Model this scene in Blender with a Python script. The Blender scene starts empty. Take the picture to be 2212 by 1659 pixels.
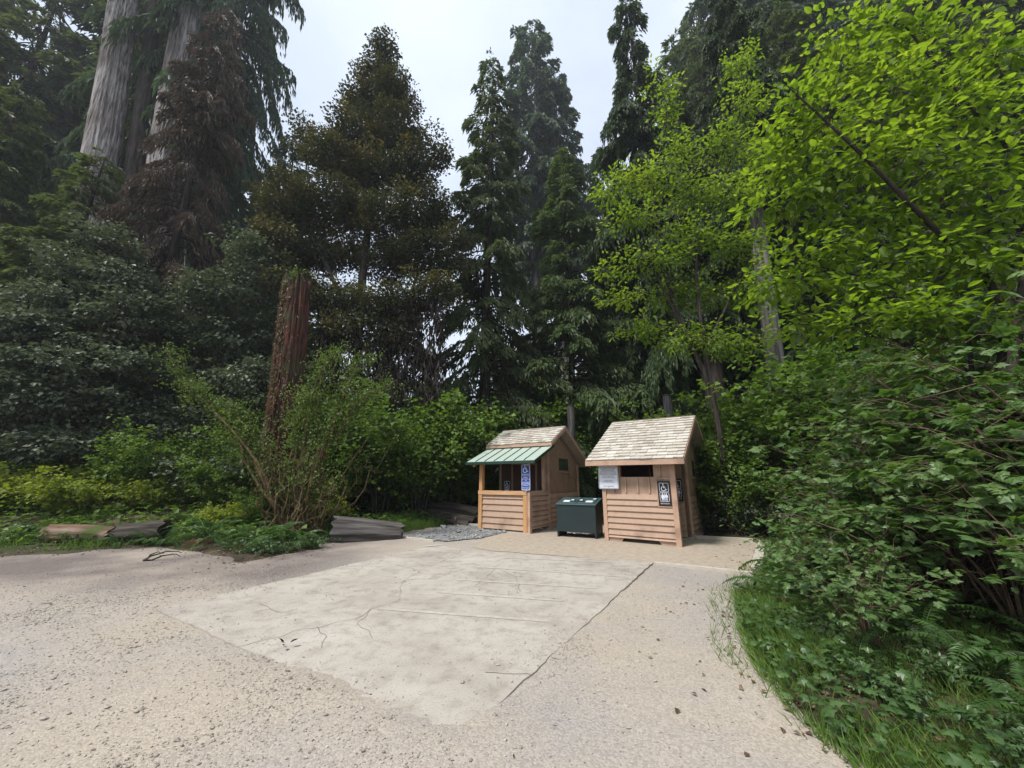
import bpy, bmesh, math, random
import numpy as np
from mathutils import Vector, Matrix

R = math.radians
scene = bpy.context.scene
col = scene.collection
rng = np.random.default_rng(11)
random.seed(11)

# ------------------------------------------------------------------ camera
CAM_H, PITCH, LENS = 1.6, R(14.1), 13.5
cam_d = bpy.data.cameras.new('camera'); cam = bpy.data.objects.new('camera', cam_d); col.objects.link(cam)
cam_d.lens = LENS; cam_d.sensor_width = 36; cam_d.clip_start = 0.05; cam_d.clip_end = 2000
cam.location = (0, 0, CAM_H); cam.rotation_euler = (R(90) + PITCH, 0, 0)
scene.camera = cam

# ------------------------------------------------------------------ sky, sun, exposure
SUN_EL, SUN_AZ = 58, -128          # degrees; azimuth from the viewing direction, negative = to the left
sun_dir = Vector((math.sin(R(SUN_AZ)) * math.cos(R(SUN_EL)), math.cos(R(SUN_AZ)) * math.cos(R(SUN_EL)), math.sin(R(SUN_EL))))
world = bpy.data.worlds.new('World'); scene.world = world; world.use_nodes = True
wn, wl = world.node_tree.nodes, world.node_tree.links
wn.clear()
wo = wn.new('ShaderNodeOutputWorld'); bg = wn.new('ShaderNodeBackground'); wl.new(bg.outputs[0], wo.inputs[0])
sky = wn.new('ShaderNodeTexSky'); sky.sky_type = 'NISHITA'; sky.sun_disc = False
sky.sun_elevation = R(SUN_EL); sky.sun_rotation = R(SUN_AZ); sky.dust_density = 3.0; sky.air_density = 1.0; sky.ozone_density = 1.5
tc = wn.new('ShaderNodeTexCoord'); mp = wn.new('ShaderNodeMapping'); mp.inputs['Scale'].default_value = (1.6, 1.6, 3.0)
nz = wn.new('ShaderNodeTexNoise'); nz.inputs['Scale'].default_value = 1.3; nz.inputs['Detail'].default_value = 5; nz.inputs['Roughness'].default_value = 0.5
rp = wn.new('ShaderNodeMapRange'); rp.inputs[1].default_value = 0.3; rp.inputs[2].default_value = 0.7; rp.inputs[3].default_value = 0.55; rp.inputs[4].default_value = 0.95
mx = wn.new('ShaderNodeMix'); mx.data_type = 'RGBA'; mx.inputs[7].default_value = (5.4, 5.95, 6.8, 1)
wl.new(tc.outputs['Generated'], mp.inputs[0]); wl.new(mp.outputs[0], nz.inputs['Vector']); wl.new(nz.outputs[0], rp.inputs[0])
wl.new(rp.outputs[0], mx.inputs[0]); wl.new(sky.outputs[0], mx.inputs[6]); wl.new(mx.outputs[2], bg.inputs[0])
bg.inputs[1].default_value = 0.10
sd = bpy.data.lights.new('sun', 'SUN'); sd.energy = 2.6; sd.angle = R(12); sd.color = (1.0, 0.965, 0.91)
sun = bpy.data.objects.new('sun', sd); col.objects.link(sun)
sun.rotation_euler = (-sun_dir).to_track_quat('-Z', 'Y').to_euler()
vs = scene.view_settings
vs.view_transform = 'Standard'; vs.look = 'None'; vs.gamma = 1; vs.use_curve_mapping = False
vs.exposure = 0.88
cy = scene.cycles
cy.max_bounces = 6; cy.diffuse_bounces = 3; cy.glossy_bounces = 2; cy.transmission_bounces = 4; cy.transparent_max_bounces = 8
cy.caustics_reflective = False; cy.caustics_refractive = False
cy.use_denoising = True

# ------------------------------------------------------------------ pixel -> place (pixels of a 2212 px wide view of the photograph)
FPX = 829.5; CP, SP = math.cos(PITCH), math.sin(PITCH)
EYE = np.array([0, 0, CAM_H])
def ray(px, py):
    x = (px - 1106) / FPX; y = (829.5 - py) / FPX
    return np.array([x, CP - SP * y, SP + CP * y])
def gp(px, py, z=0.0):
    d = ray(px, py); return EYE + d * ((z - CAM_H) / d[2])
def at(px, py, Y):
    d = ray(px, py); return EYE + d * (Y / d[1])
def depth(px, py, Y): return Y / ray(px, py)[1]

# ------------------------------------------------------------------ numpy helpers
def _h(a, b, c):
    n = (a * 374761393 + b * 668265263 + c * 2147483647 + 1013904223) & 0xffffffff
    n = ((n ^ (n >> 13)) * 1274126177) & 0xffffffff
    return ((n ^ (n >> 16)) & 0xffff) / 65535.0
def vnoise(x, y, z=0.0):
    x, y, z = np.broadcast_arrays(np.asarray(x, float), np.asarray(y, float), np.asarray(z, float))
    xi, yi, zi = np.floor(x).astype(np.int64), np.floor(y).astype(np.int64), np.floor(z).astype(np.int64)
    f = lambda t: t * t * (3 - 2 * t)
    u, v, w = f(x - xi), f(y - yi), f(z - zi)
    r = 0
    for i in (0, 1):
        for j in (0, 1):
            for k in (0, 1):
                r = r + _h(xi + i, yi + j, zi + k) * (u if i else 1 - u) * (v if j else 1 - v) * (w if k else 1 - w)
    return r * 2 - 1
def sm(a, b, x):
    t = np.clip((x - a) / (b - a), 0, 1); return t * t * (3 - 2 * t)
def unit(v): return v / np.maximum(np.linalg.norm(v, axis=-1, keepdims=True), 1e-9)

class Geo:                     # collects vertex/face blocks for one mesh
    def __init__(s): s.V, s.F, s.A, s.M, s.n = [], [], [], [], 0
    def add(s, V, F, a=0.0, m=0):
        V = np.asarray(V, float).reshape(-1, 3); F = np.asarray(F, int)
        s.V.append(V); s.F.append(F + s.n); s.A.append(np.broadcast_to(np.asarray(a, float), (len(V),))); s.M.append((m, len(F))); s.n += len(V)
        return s
    def mesh(s, name, mats, smooth=False):
        me = bpy.data.meshes.new(name)
        V = np.concatenate(s.V); A = np.concatenate(s.A)
        ls = np.concatenate([f.ravel() for f in s.F]); cnt = np.concatenate([np.full(len(f), f.shape[1]) for f in s.F])
        st = np.concatenate([[0], np.cumsum(cnt)[:-1]])
        me.vertices.add(len(V)); me.vertices.foreach_set('co', V.ravel().astype(np.float32))
        me.loops.add(len(ls)); me.loops.foreach_set('vertex_index', ls.astype(np.int32))
        me.polygons.add(len(cnt)); me.polygons.foreach_set('loop_start', st.astype(np.int32)); me.polygons.foreach_set('loop_total', cnt.astype(np.int32))
        me.polygons.foreach_set('material_index', np.concatenate([np.full(n, m) for m, n in s.M]).astype(np.int32))
        me.polygons.foreach_set('use_smooth', np.full(len(cnt), smooth))
        at_ = me.attributes.new('rnd', 'FLOAT', 'POINT'); at_.data.foreach_set('value', A.astype(np.float32))
        me.update(calc_edges=True)
        for m in (mats if isinstance(mats, (list, tuple)) else [mats]): me.materials.append(m)
        return me

def obj(name, me, parent=None, loc=None, rot=None, scale=None):
    o = bpy.data.objects.new(name, me); col.objects.link(o)
    if parent is not None: o.parent = parent
    if loc is not None: o.location = tuple(loc)
    if rot is not None: o.rotation_euler = rot if hasattr(rot, '__len__') else (0, 0, rot)
    if scale is not None: o.scale = scale if hasattr(scale, '__len__') else (scale,) * 3
    return o
def tag(o, label=None, cat=None, group=None, kind=None):
    if label: o['label'] = label
    if cat: o['category'] = cat
    if group: o['group'] = group
    if kind: o['kind'] = kind
    return o
def thing(name, label, cat, loc=(0, 0, 0), rot=0.0, group=None, scale=None):
    return tag(obj(name, None, None, loc, rot, scale), label, cat, group)

def tubes(P, Rad, sides=6, cap=False):
    """P (M,K,3), Rad (M,K) -> V,F for M tubes"""
    P = np.asarray(P, float); Rad = np.asarray(Rad, float)
    M, K, _ = P.shape
    T = unit(np.gradient(P, axis=1))
    ref = np.where(np.abs(T[..., 2:3]) > 0.9, np.array([1.0, 0, 0]), np.array([0, 0, 1.0]))
    ref = np.broadcast_to(ref[:, :1], T.shape)
    N = unit(np.cross(T, ref)); B = np.cross(T, N)
    a = np.arange(sides) * 2 * math.pi / sides
    V = P[:, :, None] + Rad[:, :, None, None] * (np.cos(a)[:, None] * N[:, :, None] + np.sin(a)[:, None] * B[:, :, None])
    idx = np.arange(M * K * sides).reshape(M, K, sides)
    j = (np.arange(sides) + 1) % sides
    F = np.stack([idx[:, :-1], idx[:, :-1][..., j], idx[:, 1:][..., j], idx[:, 1:]], -1).reshape(-1, 4)
    return V.reshape(-1, 3), F
def curve_pts(A, B, k=6, sag=0.0, wob=0.05, r=rng):
    """M curves from A to B (M,3)"""
    A = np.atleast_2d(A); B = np.atleast_2d(B); t = np.linspace(0, 1, k)[None, :, None]
    L = np.linalg.norm(B - A, axis=-1)[:, None, None]
    P = A[:, None] * (1 - t) + B[:, None] * t
    P = P + np.array([0, 0, 1.0]) * (4 * t * (1 - t)) * sag * L
    P = P + r.normal(0, 1, P.shape) * wob * L * (4 * t * (1 - t)) * 0.5
    return P

# leaf templates: verts (k,3) with x along the leaf 0..1, triangles
DIAMOND = (np.array([[0, 0, 0], [.45, .5, .12], [1, 0, -.1], [.45, -.5, .12]]), np.array([[0, 2, 1], [0, 3, 2]]))
def oval(w=0.55, n=4, fold=.14, droop=.18):
    xs = np.linspace(0, 1, n + 2); V = [[0, 0, 0]]; 
    for x in xs[1:-1]:
        h = w * .5 * math.sin(math.pi * x ** .8) ; z = -droop * x * x
        V += [[x, 0, z], [x, h, z + fold * h * 2], [x, -h, z + fold * h * 2]]
    V.append([1, 0, -droop]); F = [[0, 1, 2], [0, 3, 1]]
    for i in range(n - 1):
        a, b = 1 + 3 * i, 4 + 3 * i
        F += [[a, b, b + 1], [a, b + 1, a + 1], [a, a + 2, b + 2], [a, b + 2, b]]
    a = 1 + 3 * (n - 1); e = len(V) - 1
    F += [[a, e, a + 1], [a, a + 2, e]]
    return np.array(V), np.array(F)
OVAL = oval(); OVAL2 = oval(.5, 2)
def lobed():
    o = [(0, 0), (-.08, .3), (.22, .48), (.3, .27), (.55, .5), (.66, .24), (1.0, 0)]
    pts = o + [(x, -y) for x, y in o[-2:0:-1]]
    V = [[.4, 0, .05]] + [[x, y, -.16 * (abs(y) * 1.4 + max(0, x - .4))] for x, y in pts]
    n = len(pts)
    return np.array(V), np.array([[0, 1 + i, 1 + (i + 1) % n] for i in range(n)])
LOBED = lobed()
TRI3 = None
def leaves(geo, tmpl, pos, d, n, size, width=1.0, a=None, m=0):
    TV, TF = tmpl; N = len(pos)
    if N == 0: return
    x = unit(d); y = unit(np.cross(n, x)); z = np.cross(x, y)
    size = np.broadcast_to(np.asarray(size, float), (N,))[:, None, None]
    V = pos[:, None] + size * (TV[None, :, :1] * x[:, None] + TV[None, :, 1:2] * width * y[:, None] + TV[None, :, 2:] * z[:, None])
    F = TF[None] + (np.arange(N) * len(TV))[:, None, None]
    if a is None: a = rng.random(N)
    geo.add(V, F.reshape(-1, TF.shape[1]), np.repeat(a, len(TV)), m)

# ------------------------------------------------------------------ materials
def newmat(name):
    m = bpy.data.materials.new(name); m.use_nodes = True
    nt = m.node_tree; b = nt.nodes['Principled BSDF']; return m, nt.nodes, nt.links, b
def ramp(nodes, stops):
    r = nodes.new('ShaderNodeValToRGB'); e = r.color_ramp.elements
    while len(e) < len(stops): e.new(0.5)
    for i, (p, c) in enumerate(stops): e[i].position = p; e[i].color = (*c, 1)
    return r
def leaf_mat(name, cols, trans=0.35, tcol=None, rough=0.5, spec=0.3, patch=2.0):
    m, n, l, b = newmat(name)
    at_ = n.new('ShaderNodeAttribute'); at_.attribute_name = 'rnd'
    g = n.new('ShaderNodeNewGeometry'); tx = n.new('ShaderNodeTexNoise'); tx.inputs['Scale'].default_value = patch; tx.inputs['Detail'].default_value = 2
    l.new(g.outputs['Position'], tx.inputs['Vector'])
    ad = n.new('ShaderNodeMath'); ad.operation = 'MULTIPLY_ADD'; ad.inputs[1].default_value = 0.55
    mu = n.new('ShaderNodeMath'); mu.operation = 'MULTIPLY'; mu.inputs[1].default_value = 0.55
    l.new(at_.outputs['Fac'], ad.inputs[0]); l.new(tx.outputs[0], mu.inputs[0]); l.new(mu.outputs[0], ad.inputs[2])
    k = len(cols); rp_ = ramp(n, [(0.12 + 0.8 * i / max(1, k - 1), c) for i, c in enumerate(cols)])
    l.new(ad.outputs[0], rp_.inputs[0])
    l.new(rp_.outputs[0], b.inputs['Base Color']); b.inputs['Roughness'].default_value = rough; b.inputs['Specular IOR Level'].default_value = spec
    if trans > 0:
        t = n.new('ShaderNodeBsdfTranslucent'); ms = n.new('ShaderNodeMixShader'); ms.inputs[0].default_value = trans
        hs = n.new('ShaderNodeMix'); hs.data_type = 'RGBA'; hs.blend_type = 'MULTIPLY'; hs.inputs[0].default_value = 1
        hs.inputs[7].default_value = (*(tcol or (1.5, 1.6, .7)), 1)
        l.new(rp_.outputs[0], hs.inputs[6]); l.new(hs.outputs[2], t.inputs[0])
        l.new(b.outputs[0], ms.inputs[1]); l.new(t.outputs[0], ms.inputs[2]); l.new(ms.outputs[0], n['Material Output'].inputs[0])
    return m
def noise_mat(name, stops, scale=(1, 1, 1), nscale=4, detail=6, rough=0.85, bump=0.3, bdist=0.02, spec=0.25, rgh=.6, coord='Object', second=None):
    m, n, l, b = newmat(name)
    t = n.new('ShaderNodeTexCoord'); mp_ = n.new('ShaderNodeMapping'); mp_.inputs['Scale'].default_value = scale
    tx = n.new('ShaderNodeTexNoise'); tx.inputs['Scale'].default_value = nscale; tx.inputs['Detail'].default_value = detail; tx.inputs['Roughness'].default_value = rgh
    l.new(t.outputs[coord], mp_.inputs[0]); l.new(mp_.outputs[0], tx.inputs['Vector'])
    r = ramp(n, stops); l.new(tx.outputs[0], r.inputs[0]); out = r.outputs[0]
    if second:                                      # (colour, noise scale, lo, hi): big patches of another colour (moss, dirt, lichen)
        c2, s2, lo, hi = second
        t2 = n.new('ShaderNodeTexNoise'); t2.inputs['Scale'].default_value = s2; t2.inputs['Detail'].default_value = 5
        l.new(t.outputs[coord], t2.inputs['Vector'])
        mr = n.new('ShaderNodeMapRange'); mr.inputs[1].default_value = lo; mr.inputs[2].default_value = hi; l.new(t2.outputs[0], mr.inputs[0])
        mm = n.new('ShaderNodeMix'); mm.data_type = 'RGBA'; mm.inputs[7].default_value = (*c2, 1)
        l.new(mr.outputs[0], mm.inputs[0]); l.new(out, mm.inputs[6]); out = mm.outputs[2]
    l.new(out, b.inputs['Base Color'])
    b.inputs['Roughness'].default_value = rough; b.inputs['Specular IOR Level'].default_value = spec
    if bump:
        bp = n.new('ShaderNodeBump'); bp.inputs['Strength'].default_value = bump; bp.inputs['Distance'].default_value = bdist
        l.new(tx.outputs[0], bp.inputs['Height']); l.new(bp.outputs[0], b.inputs['Normal'])
    return m
def flat_mat(name, c, rough=0.5, spec=0.4, metal=0.0):
    m, n, l, b = newmat(name)
    b.inputs['Base Color'].default_value = (*c, 1); b.inputs['Roughness'].default_value = rough
    b.inputs['Specular IOR Level'].default_value = spec; b.inputs['Metallic'].default_value = metal
    return m

M = {}
M['redwood_bark'] = noise_mat('redwood_bark', [(.34, (.05, .042, .04)), (.44, (.20, .175, .165)), (.58, (.40, .37, .355)), (.75, (.52, .49, .47))], (1, 1, .025), 9, 6, .9, 1.0, .10, second=((.07, .05, .04), .22, .5, .7))
M['dark_bark'] = noise_mat('dark_bark', [(.35, (.018, .014, .012)), (.6, (.06, .048, .04)), (.8, (.12, .10, .085))], (1, 1, .12), 9, 6, .95, .7, .04)
M['grey_bark'] = noise_mat('grey_bark', [(.35, (.08, .07, .062)), (.6, (.22, .20, .18)), (.8, (.36, .33, .30))], (1, 1, .1), 8, 6, .95, .7, .04)
M['snag_wood'] = noise_mat('snag_wood', [(.38, (.010, .005, .004)), (.47, (.065, .020, .015)), (.60, (.13, .046, .032)), (.76, (.26, .16, .12))], (1, 1, .06), 16, 6, .9, 1.0, .08, second=((.055, .045, .022), .7, .50, .62))
M['moss_stem'] = noise_mat('moss_stem', [(.3, (.05, .035, .02)), (.55, (.13, .09, .045)), (.8, (.22, .17, .08))], (1, 1, .4), 14, 5, .95, .6, .02)
M['cane'] = noise_mat('cane', [(.3, (.06, .04, .028)), (.6, (.16, .11, .075)), (.8, (.26, .19, .13))], (1, 1, .4), 12, 4, .8, .3, .01)
M['log_wood'] = noise_mat('log_wood', [(.30, (.012, .010, .009)), (.5, (.085, .076, .070)), (.68, (.18, .165, .155)), (.85, (.28, .265, .25))], (.06, 1, 1), 9, 8, .9, 1.0, .05)
M['log_brown'] = noise_mat('log_brown', [(.28, (.03, .018, .012)), (.5, (.15, .09, .062)), (.72, (.30, .24, .20))], (.10, 1, 1), 7, 8, .9, .9, .05, second=((.06, .075, .02), 1.2, .56, .7))
M['log_dark'] = noise_mat('log_dark', [(.28, (.012, .010, .008)), (.55, (.06, .05, .042)), (.8, (.14, .12, .10))], (.12, 1, 1), 8, 8, .95, 1.0, .06)

M['redwood_leaf'] = leaf_mat('redwood_leaf', [(.034, .056, .034), (.066, .104, .060), (.120, .172, .096)], .32, rough=.55)
M['hemlock_leaf'] = leaf_mat('hemlock_leaf', [(.040, .058, .026), (.080, .108, .046), (.145, .178, .078)], .34)
M['pale_hemlock_leaf'] = leaf_mat('pale_hemlock_leaf', [(.042, .068, .028), (.080, .118, .048), (.135, .180, .075)], .35)
M['dark_conifer_leaf'] = leaf_mat('dark_conifer_leaf', [(0.028, 0.048, 0.022), (0.050, 0.084, 0.034), (0.098, 0.133, 0.053)], .28)
M['brown_needles'] = leaf_mat('brown_needles', [(.045, .032, .024), (.095, .070, .050), (.165, .125, .085)], .2, (1.15, 1.05, .85))
M['golden_leaf'] = leaf_mat('golden_leaf', [(.024, .032, .014), (.046, .058, .024), (.080, .084, .034), (.26, .19, .06)], .22, (1.3, 1.25, .6), .5, .3, patch=.9)
M['evergreen_leaf'] = leaf_mat('evergreen_leaf', [(.042, .062, .036), (.092, .118, .072), (.19, .215, .15)], .22, (1.2, 1.3, .8), .5, .35, patch=.8)
M['alder_leaf'] = leaf_mat('alder_leaf', [(.042, .085, .014), (.095, .165, .024), (.17, .25, .04), (.25, .32, .06)], .58, (1.6, 1.55, .55), .5, .25, patch=.7)
M['maple_leaf'] = leaf_mat('maple_leaf', [(.042, .085, .012), (.10, .175, .022), (.17, .26, .035), (.26, .33, .06)], .6, (1.65, 1.6, .55), .5, .25, patch=.8)
M['berry_leaf'] = leaf_mat('berry_leaf', [(.045, .098, .026), (.092, .168, .046), (.185, .27, .10)], .38, (1.5, 1.55, .6), .42, .5, patch=1.0)
M['under_leaf'] = leaf_mat('under_leaf', [(0.052, 0.098, 0.021), (0.098, 0.167, 0.030), (0.172, 0.253, 0.052)], .4, (1.5, 1.6, .5), .5, patch=.6)
M['meadow_leaf'] = leaf_mat('meadow_leaf', [(.10, .15, .02), (.18, .24, .03), (.29, .33, .05)], .42, (1.4, 1.4, .5), .5, patch=.7)
M['huckle_leaf'] = leaf_mat('huckle_leaf', [(.06, .09, .022), (.10, .15, .035), (.17, .23, .06)], .35, (1.3, 1.4, .6), .5, patch=1.0)
M['fern_leaf'] = leaf_mat('fern_leaf', [(.03, .07, .018), (.06, .125, .03), (.12, .20, .05)], .35, (1.4, 1.5, .5), .45, .4, patch=1.5)
M['fern_brown'] = leaf_mat('fern_brown', [(.06, .035, .02), (.12, .07, .035), (.19, .12, .06)], .2, (1.2, 1.0, .7))
M['grass'] = leaf_mat('grass', [(.06, .13, .02), (.11, .20, .035), (.20, .27, .07)], .35, (1.4, 1.4, .5), .5, patch=1.2)
M['ivy_leaf'] = leaf_mat('ivy_leaf', [(.025, .06, .016), (.05, .10, .028), (.09, .16, .05)], .25, (1.3, 1.5, .6), .4, .45, patch=1.5)
M['litter'] = leaf_mat('litter', [(.05, .03, .02), (.12, .075, .045), (.24, .17, .11)], 0)

# ------------------------------------------------------------------ ground
LOT = [tuple(gp(*p)[:2]) for p in [(0, 1200), (150, 1196), (330, 1182), (430, 1192), (520, 1216), (640, 1196), (720, 1167), (800, 1158), (870, 1150), (960, 1134)]]
LOT = [(-60, 7.6), (-20, 8.9)] + LOT + [(-2.0, 15.5), (0.5, 16.6), (3.5, 15.0), (5.3, 12.6), (6.6, 10.9), (5.15, 8.6), (4.35, 7.3), (3.2, 6.1), (2.72, 5.2), (2.3, 4.3), (1.98, 3.45), (1.95, 2.7), (2.1, 1.6), (2.6, 0.2), (4, -3), (6, -14), (-60, -14)]
LOTP = np.array(LOT)
def lot_sd(x, y):
    """signed distance to the edge of the gravel lot, positive outside"""
    p = np.stack([np.asarray(x, float).ravel(), np.asarray(y, float).ravel()], -1)
    A = LOTP; B = np.roll(LOTP, -1, 0)
    best = np.full(len(p), 1e9); inside = np.zeros(len(p), bool)
    for a, b in zip(A, B):
        e = b - a; t = np.clip(((p - a) @ e) / (e @ e), 0, 1)
        best = np.minimum(best, np.linalg.norm(p - a - t[:, None] * e, axis=1))
        c = ((a[1] > p[:, 1]) != (b[1] > p[:, 1]))
        with np.errstate(divide='ignore', invalid='ignore'):
            xi = (b[0] - a[0]) * (p[:, 1] - a[1]) / (b[1] - a[1]) + a[0]
        inside ^= c & (p[:, 0] < xi)
    return np.where(inside, -best, best).reshape(np.shape(x))
def ground_h(x, y):
    x = np.asarray(x, float); y = np.asarray(y, float)
    d = lot_sd(x, y)
    h = -0.07 + 0.10 * sm(-.15, .35, d) + sm(.4, 7, d) * (.55 + .25 * vnoise(x * .25, y * .25)) + sm(.1, 1, d) * (.05 * vnoise(x * 1.3, y * 1.3, 3) + .03)
    h = h + sm(1.0, 3.5, d) * .35 * sm(-4, -9, x) + sm(12, 60, d) * 3.0
    return h
def gz(x, y): return float(ground_h(np.array([x]), np.array([y]))[0])
def axis(a, b, step, far, k=12):
    core = np.arange(a, b + step, step); g = np.geomspace(1, far, k)
    return np.concatenate([a - g[::-1], core, b + g])
def grid_mesh(xs, ys, hf):
    X, Y = np.meshgrid(xs, ys); Z = hf(X, Y)
    V = np.stack([X, Y, Z], -1).reshape(-1, 3); nx, ny = len(xs), len(ys)
    i = np.arange(nx * ny).reshape(ny, nx)
    F = np.stack([i[:-1, :-1], i[:-1, 1:], i[1:, 1:], i[1:, :-1]], -1).reshape(-1, 4)
    return V, F
M['soil'] = noise_mat('forest_soil', [(.3, (.018, .014, .010)), (.5, (.05, .038, .024)), (.7, (.09, .075, .04))], nscale=2.5, detail=8, bump=.6, bdist=.05, second=((.035, .05, .015), .8, .45, .65))
g = Geo(); g.add(*grid_mesh(axis(-24, 16, .3, 500), axis(-6, 30, .3, 500), ground_h))
tag(obj('ground', g.mesh('ground', M['soil'], True)), kind='structure')

def gravel_mat():
    m, n, l, b = newmat('lot_gravel')
    t = n.new('ShaderNodeTexCoord')
    def nz_(s, d=4, r=.6):
        x = n.new('ShaderNodeTexNoise'); x.inputs['Scale'].default_value = s; x.inputs['Detail'].default_value = d; x.inputs['Roughness'].default_value = r
        l.new(t.outputs['Object'], x.inputs['Vector']); return x
    def mix(f, a, b_, mode='MIX'):
        x = n.new('ShaderNodeMix'); x.data_type = 'RGBA'; x.blend_type = mode
        if isinstance(f, float): x.inputs[0].default_value = f
        else: l.new(f, x.inputs[0])
        for s, v in ((6, a), (7, b_)):
            if isinstance(v, tuple): x.inputs[s].default_value = (*v, 1)
            else: l.new(v, x.inputs[s])
        return x.outputs[2]
    def rng_(v, lo, hi, a=0.0, b_=1.0):
        x = n.new('ShaderNodeMapRange'); x.inputs[1].default_value = lo; x.inputs[2].default_value = hi; x.inputs[3].default_value = a; x.inputs[4].default_value = b_
        l.new(v, x.inputs[0]); return x.outputs[0]
    big = nz_(.45, 4, .55); mid = nz_(2.2, 5); fine = nz_(45, 4, .75)
    vo = n.new('ShaderNodeTexVoronoi'); vo.inputs['Scale'].default_value = 70; l.new(t.outputs['Object'], vo.inputs['Vector'])
    base = mix(rng_(big.outputs[0], .40, .62), (.375, .33, .275), (.325, .30, .28))
    base = mix(rng_(mid.outputs[0], .5, .72, 0, .4), base, (.42, .375, .31))
    # broad damp dark patches of packed earth by the planted edge
    damp = nz_(.33, 3, .5); sp = n.new('ShaderNodeSeparateXYZ'); l.new(t.outputs['Object'], sp.inputs[0])
    my = rng_(sp.outputs['Y'], 5.6, 7.4); mxx = rng_(sp.outputs['X'], -2.5, -4.2); mu = n.new('ShaderNodeMath'); mu.operation = 'MULTIPLY'
    l.new(my, mu.inputs[0]); l.new(mxx, mu.inputs[1])
    mu2 = n.new('ShaderNodeMath'); mu2.operation = 'MULTIPLY'; l.new(mu.outputs[0], mu2.inputs[0]); l.new(rng_(big.outputs[0], .36, .56, .25, 1.0), mu2.inputs[1])
    base = mix(mu2.outputs[0], base, (.165, .138, .128))
    stone = mix(rng_(vo.outputs['Color'], .2, .8), (.75, .74, .73), (1.12, 1.1, 1.06))
    base = mix(.75, base, stone, 'MULTIPLY')
    base = mix(rng_(fine.outputs[0], .62, .75, 0, .45), base, (.16, .13, .11))
    l.new(base, b.inputs['Base Color']); b.inputs['Roughness'].default_value = .93; b.inputs['Specular IOR Level'].default_value = .2
    bp = n.new('ShaderNodeBump'); bp.inputs['Strength'].default_value = .4; bp.inputs['Distance'].default_value = .010
    ad = n.new('ShaderNodeMath'); ad.operation = 'SUBTRACT'; l.new(fine.outputs[0], ad.inputs[0]); l.new(vo.outputs['Distance'], ad.inputs[1])
    l.new(ad.outputs[0], bp.inputs['Height']); l.new(bp.outputs[0], b.inputs['Normal'])
    return m
M['gravel'] = gravel_mat()
S = [np.array(p) for p in [(-4.51, 5.43), (-1.92, 10.31), (-1.1, 9.55), (2.78, 8.22), (-.35, 2.9)]]
def slab_in(x, y):
    """depth inside the slab outline (positive inside), from its four long sides"""
    q = [S[0], S[1], S[3], S[4]]; d = np.full(np.shape(x), 9.0)
    for a, b in zip(q, q[1:] + q[:1]):
        e = (b - a) / np.linalg.norm(b - a); d = np.minimum(d, (np.asarray(x) - a[0]) * e[1] - (np.asarray(y) - a[1]) * e[0])
    return d
def lot_h(x, y):
    d = lot_sd(x, y)
    h = .012 * vnoise(x * 1.1, y * 1.1) + .006 * vnoise(x * 4, y * 4, 2) + .010 * vnoise(x * .4, y * .4, 5)
    flat = sm(7.2, 8.2, y - .35 * (3 - x)) * sm(-2.6, -1.4, x + .2 * (y - 11)); h = h * (1 - flat) - .004 * flat
    # low drift of gravel pushed against the near corner of the slab
    h = h + .035 * np.exp(-(((x + 1.9) / .9) ** 2 + ((y - 3.6) / .45) ** 2)) + .03 * np.exp(-(((x + .4) / .5) ** 2 + ((y - 2.85) / .35) ** 2))
    h = h - .05 * sm(.03, .22, slab_in(x, y))
    return h - .25 * np.clip(d, 0, .6) + .03 * vnoise(x * 2.3, y * 2.3, 8) * sm(-.5, 0, d)
g = Geo(); V, F = grid_mesh(np.concatenate([[-60, -45, -35, -28, -22], np.arange(-18, 8, .12)]), np.concatenate([[-14, -8, -4, -1], np.arange(.5, 17.5, .12)]), lot_h)
keep = lot_sd(V[:, 0], V[:, 1]) < .7
g.add(V, F[keep[F].all(1)]); tag(obj('gravel_lot', g.mesh('gravel_lot', M['gravel'], True)), kind='structure')

# concrete parking slab
S = [np.array(p) for p in [(-4.51, 5.43), (-1.92, 10.31), (-1.1, 9.55), (2.78, 8.22), (-.35, 2.9)]]
def slab_mat():
    m, n, l, b = newmat('slab_concrete')
    t = n.new('ShaderNodeTexCoord')
    def nz_(s, d=5, r=.6):
        x = n.new('ShaderNodeTexNoise'); x.inputs['Scale'].default_value = s; x.inputs['Detail'].default_value = d; x.inputs['Roughness'].default_value = r
        l.new(t.outputs['Object'], x.inputs['Vector']); return x
    a, c, f = nz_(.8), nz_(5), nz_(60, 3, .8)
    r1 = ramp(n, [(.3, (.30, .27, .235)), (.5, (.385, .35, .305)), (.72, (.44, .41, .365))]); l.new(a.outputs[0], r1.inputs[0])
    r2 = ramp(n, [(.30, (.72, .68, .64)), (.5, (1, 1, 1)), (.7, (1.06, 1.06, 1.05))]); l.new(c.outputs[0], r2.inputs[0])
    r3 = ramp(n, [(.32, (.45, .42, .40)), (.44, (1, 1, 1)), (.62, (1, 1, 1)), (.72, (1.15, 1.15, 1.12))]); l.new(f.outputs[0], r3.inputs[0])
    out = r1.outputs[0]
    for r_ in (r2, r3):
        x = n.new('ShaderNodeMix'); x.data_type = 'RGBA'; x.blend_type = 'MULTIPLY'; x.inputs[0].default_value = .8
        l.new(out, x.inputs[6]); l.new(r_.outputs[0], x.inputs[7]); out = x.outputs[2]
    l.new(out, b.inputs['Base Color']); b.inputs['Roughness'].default_value = .9; b.inputs['Specular IOR Level'].default_value = .25
    bp = n.new('ShaderNodeBump'); bp.inputs['Strength'].default_value = .35; bp.inputs['Distance'].default_value = .006
    l.new(f.outputs[0], bp.inputs['Height']); l.new(bp.outputs[0], b.inputs['Normal'])
    return m
M['slab'] = slab_mat()
def slab_z(x, y): return -.004 + .0065 * (y - 2.9)
outline = []
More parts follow.
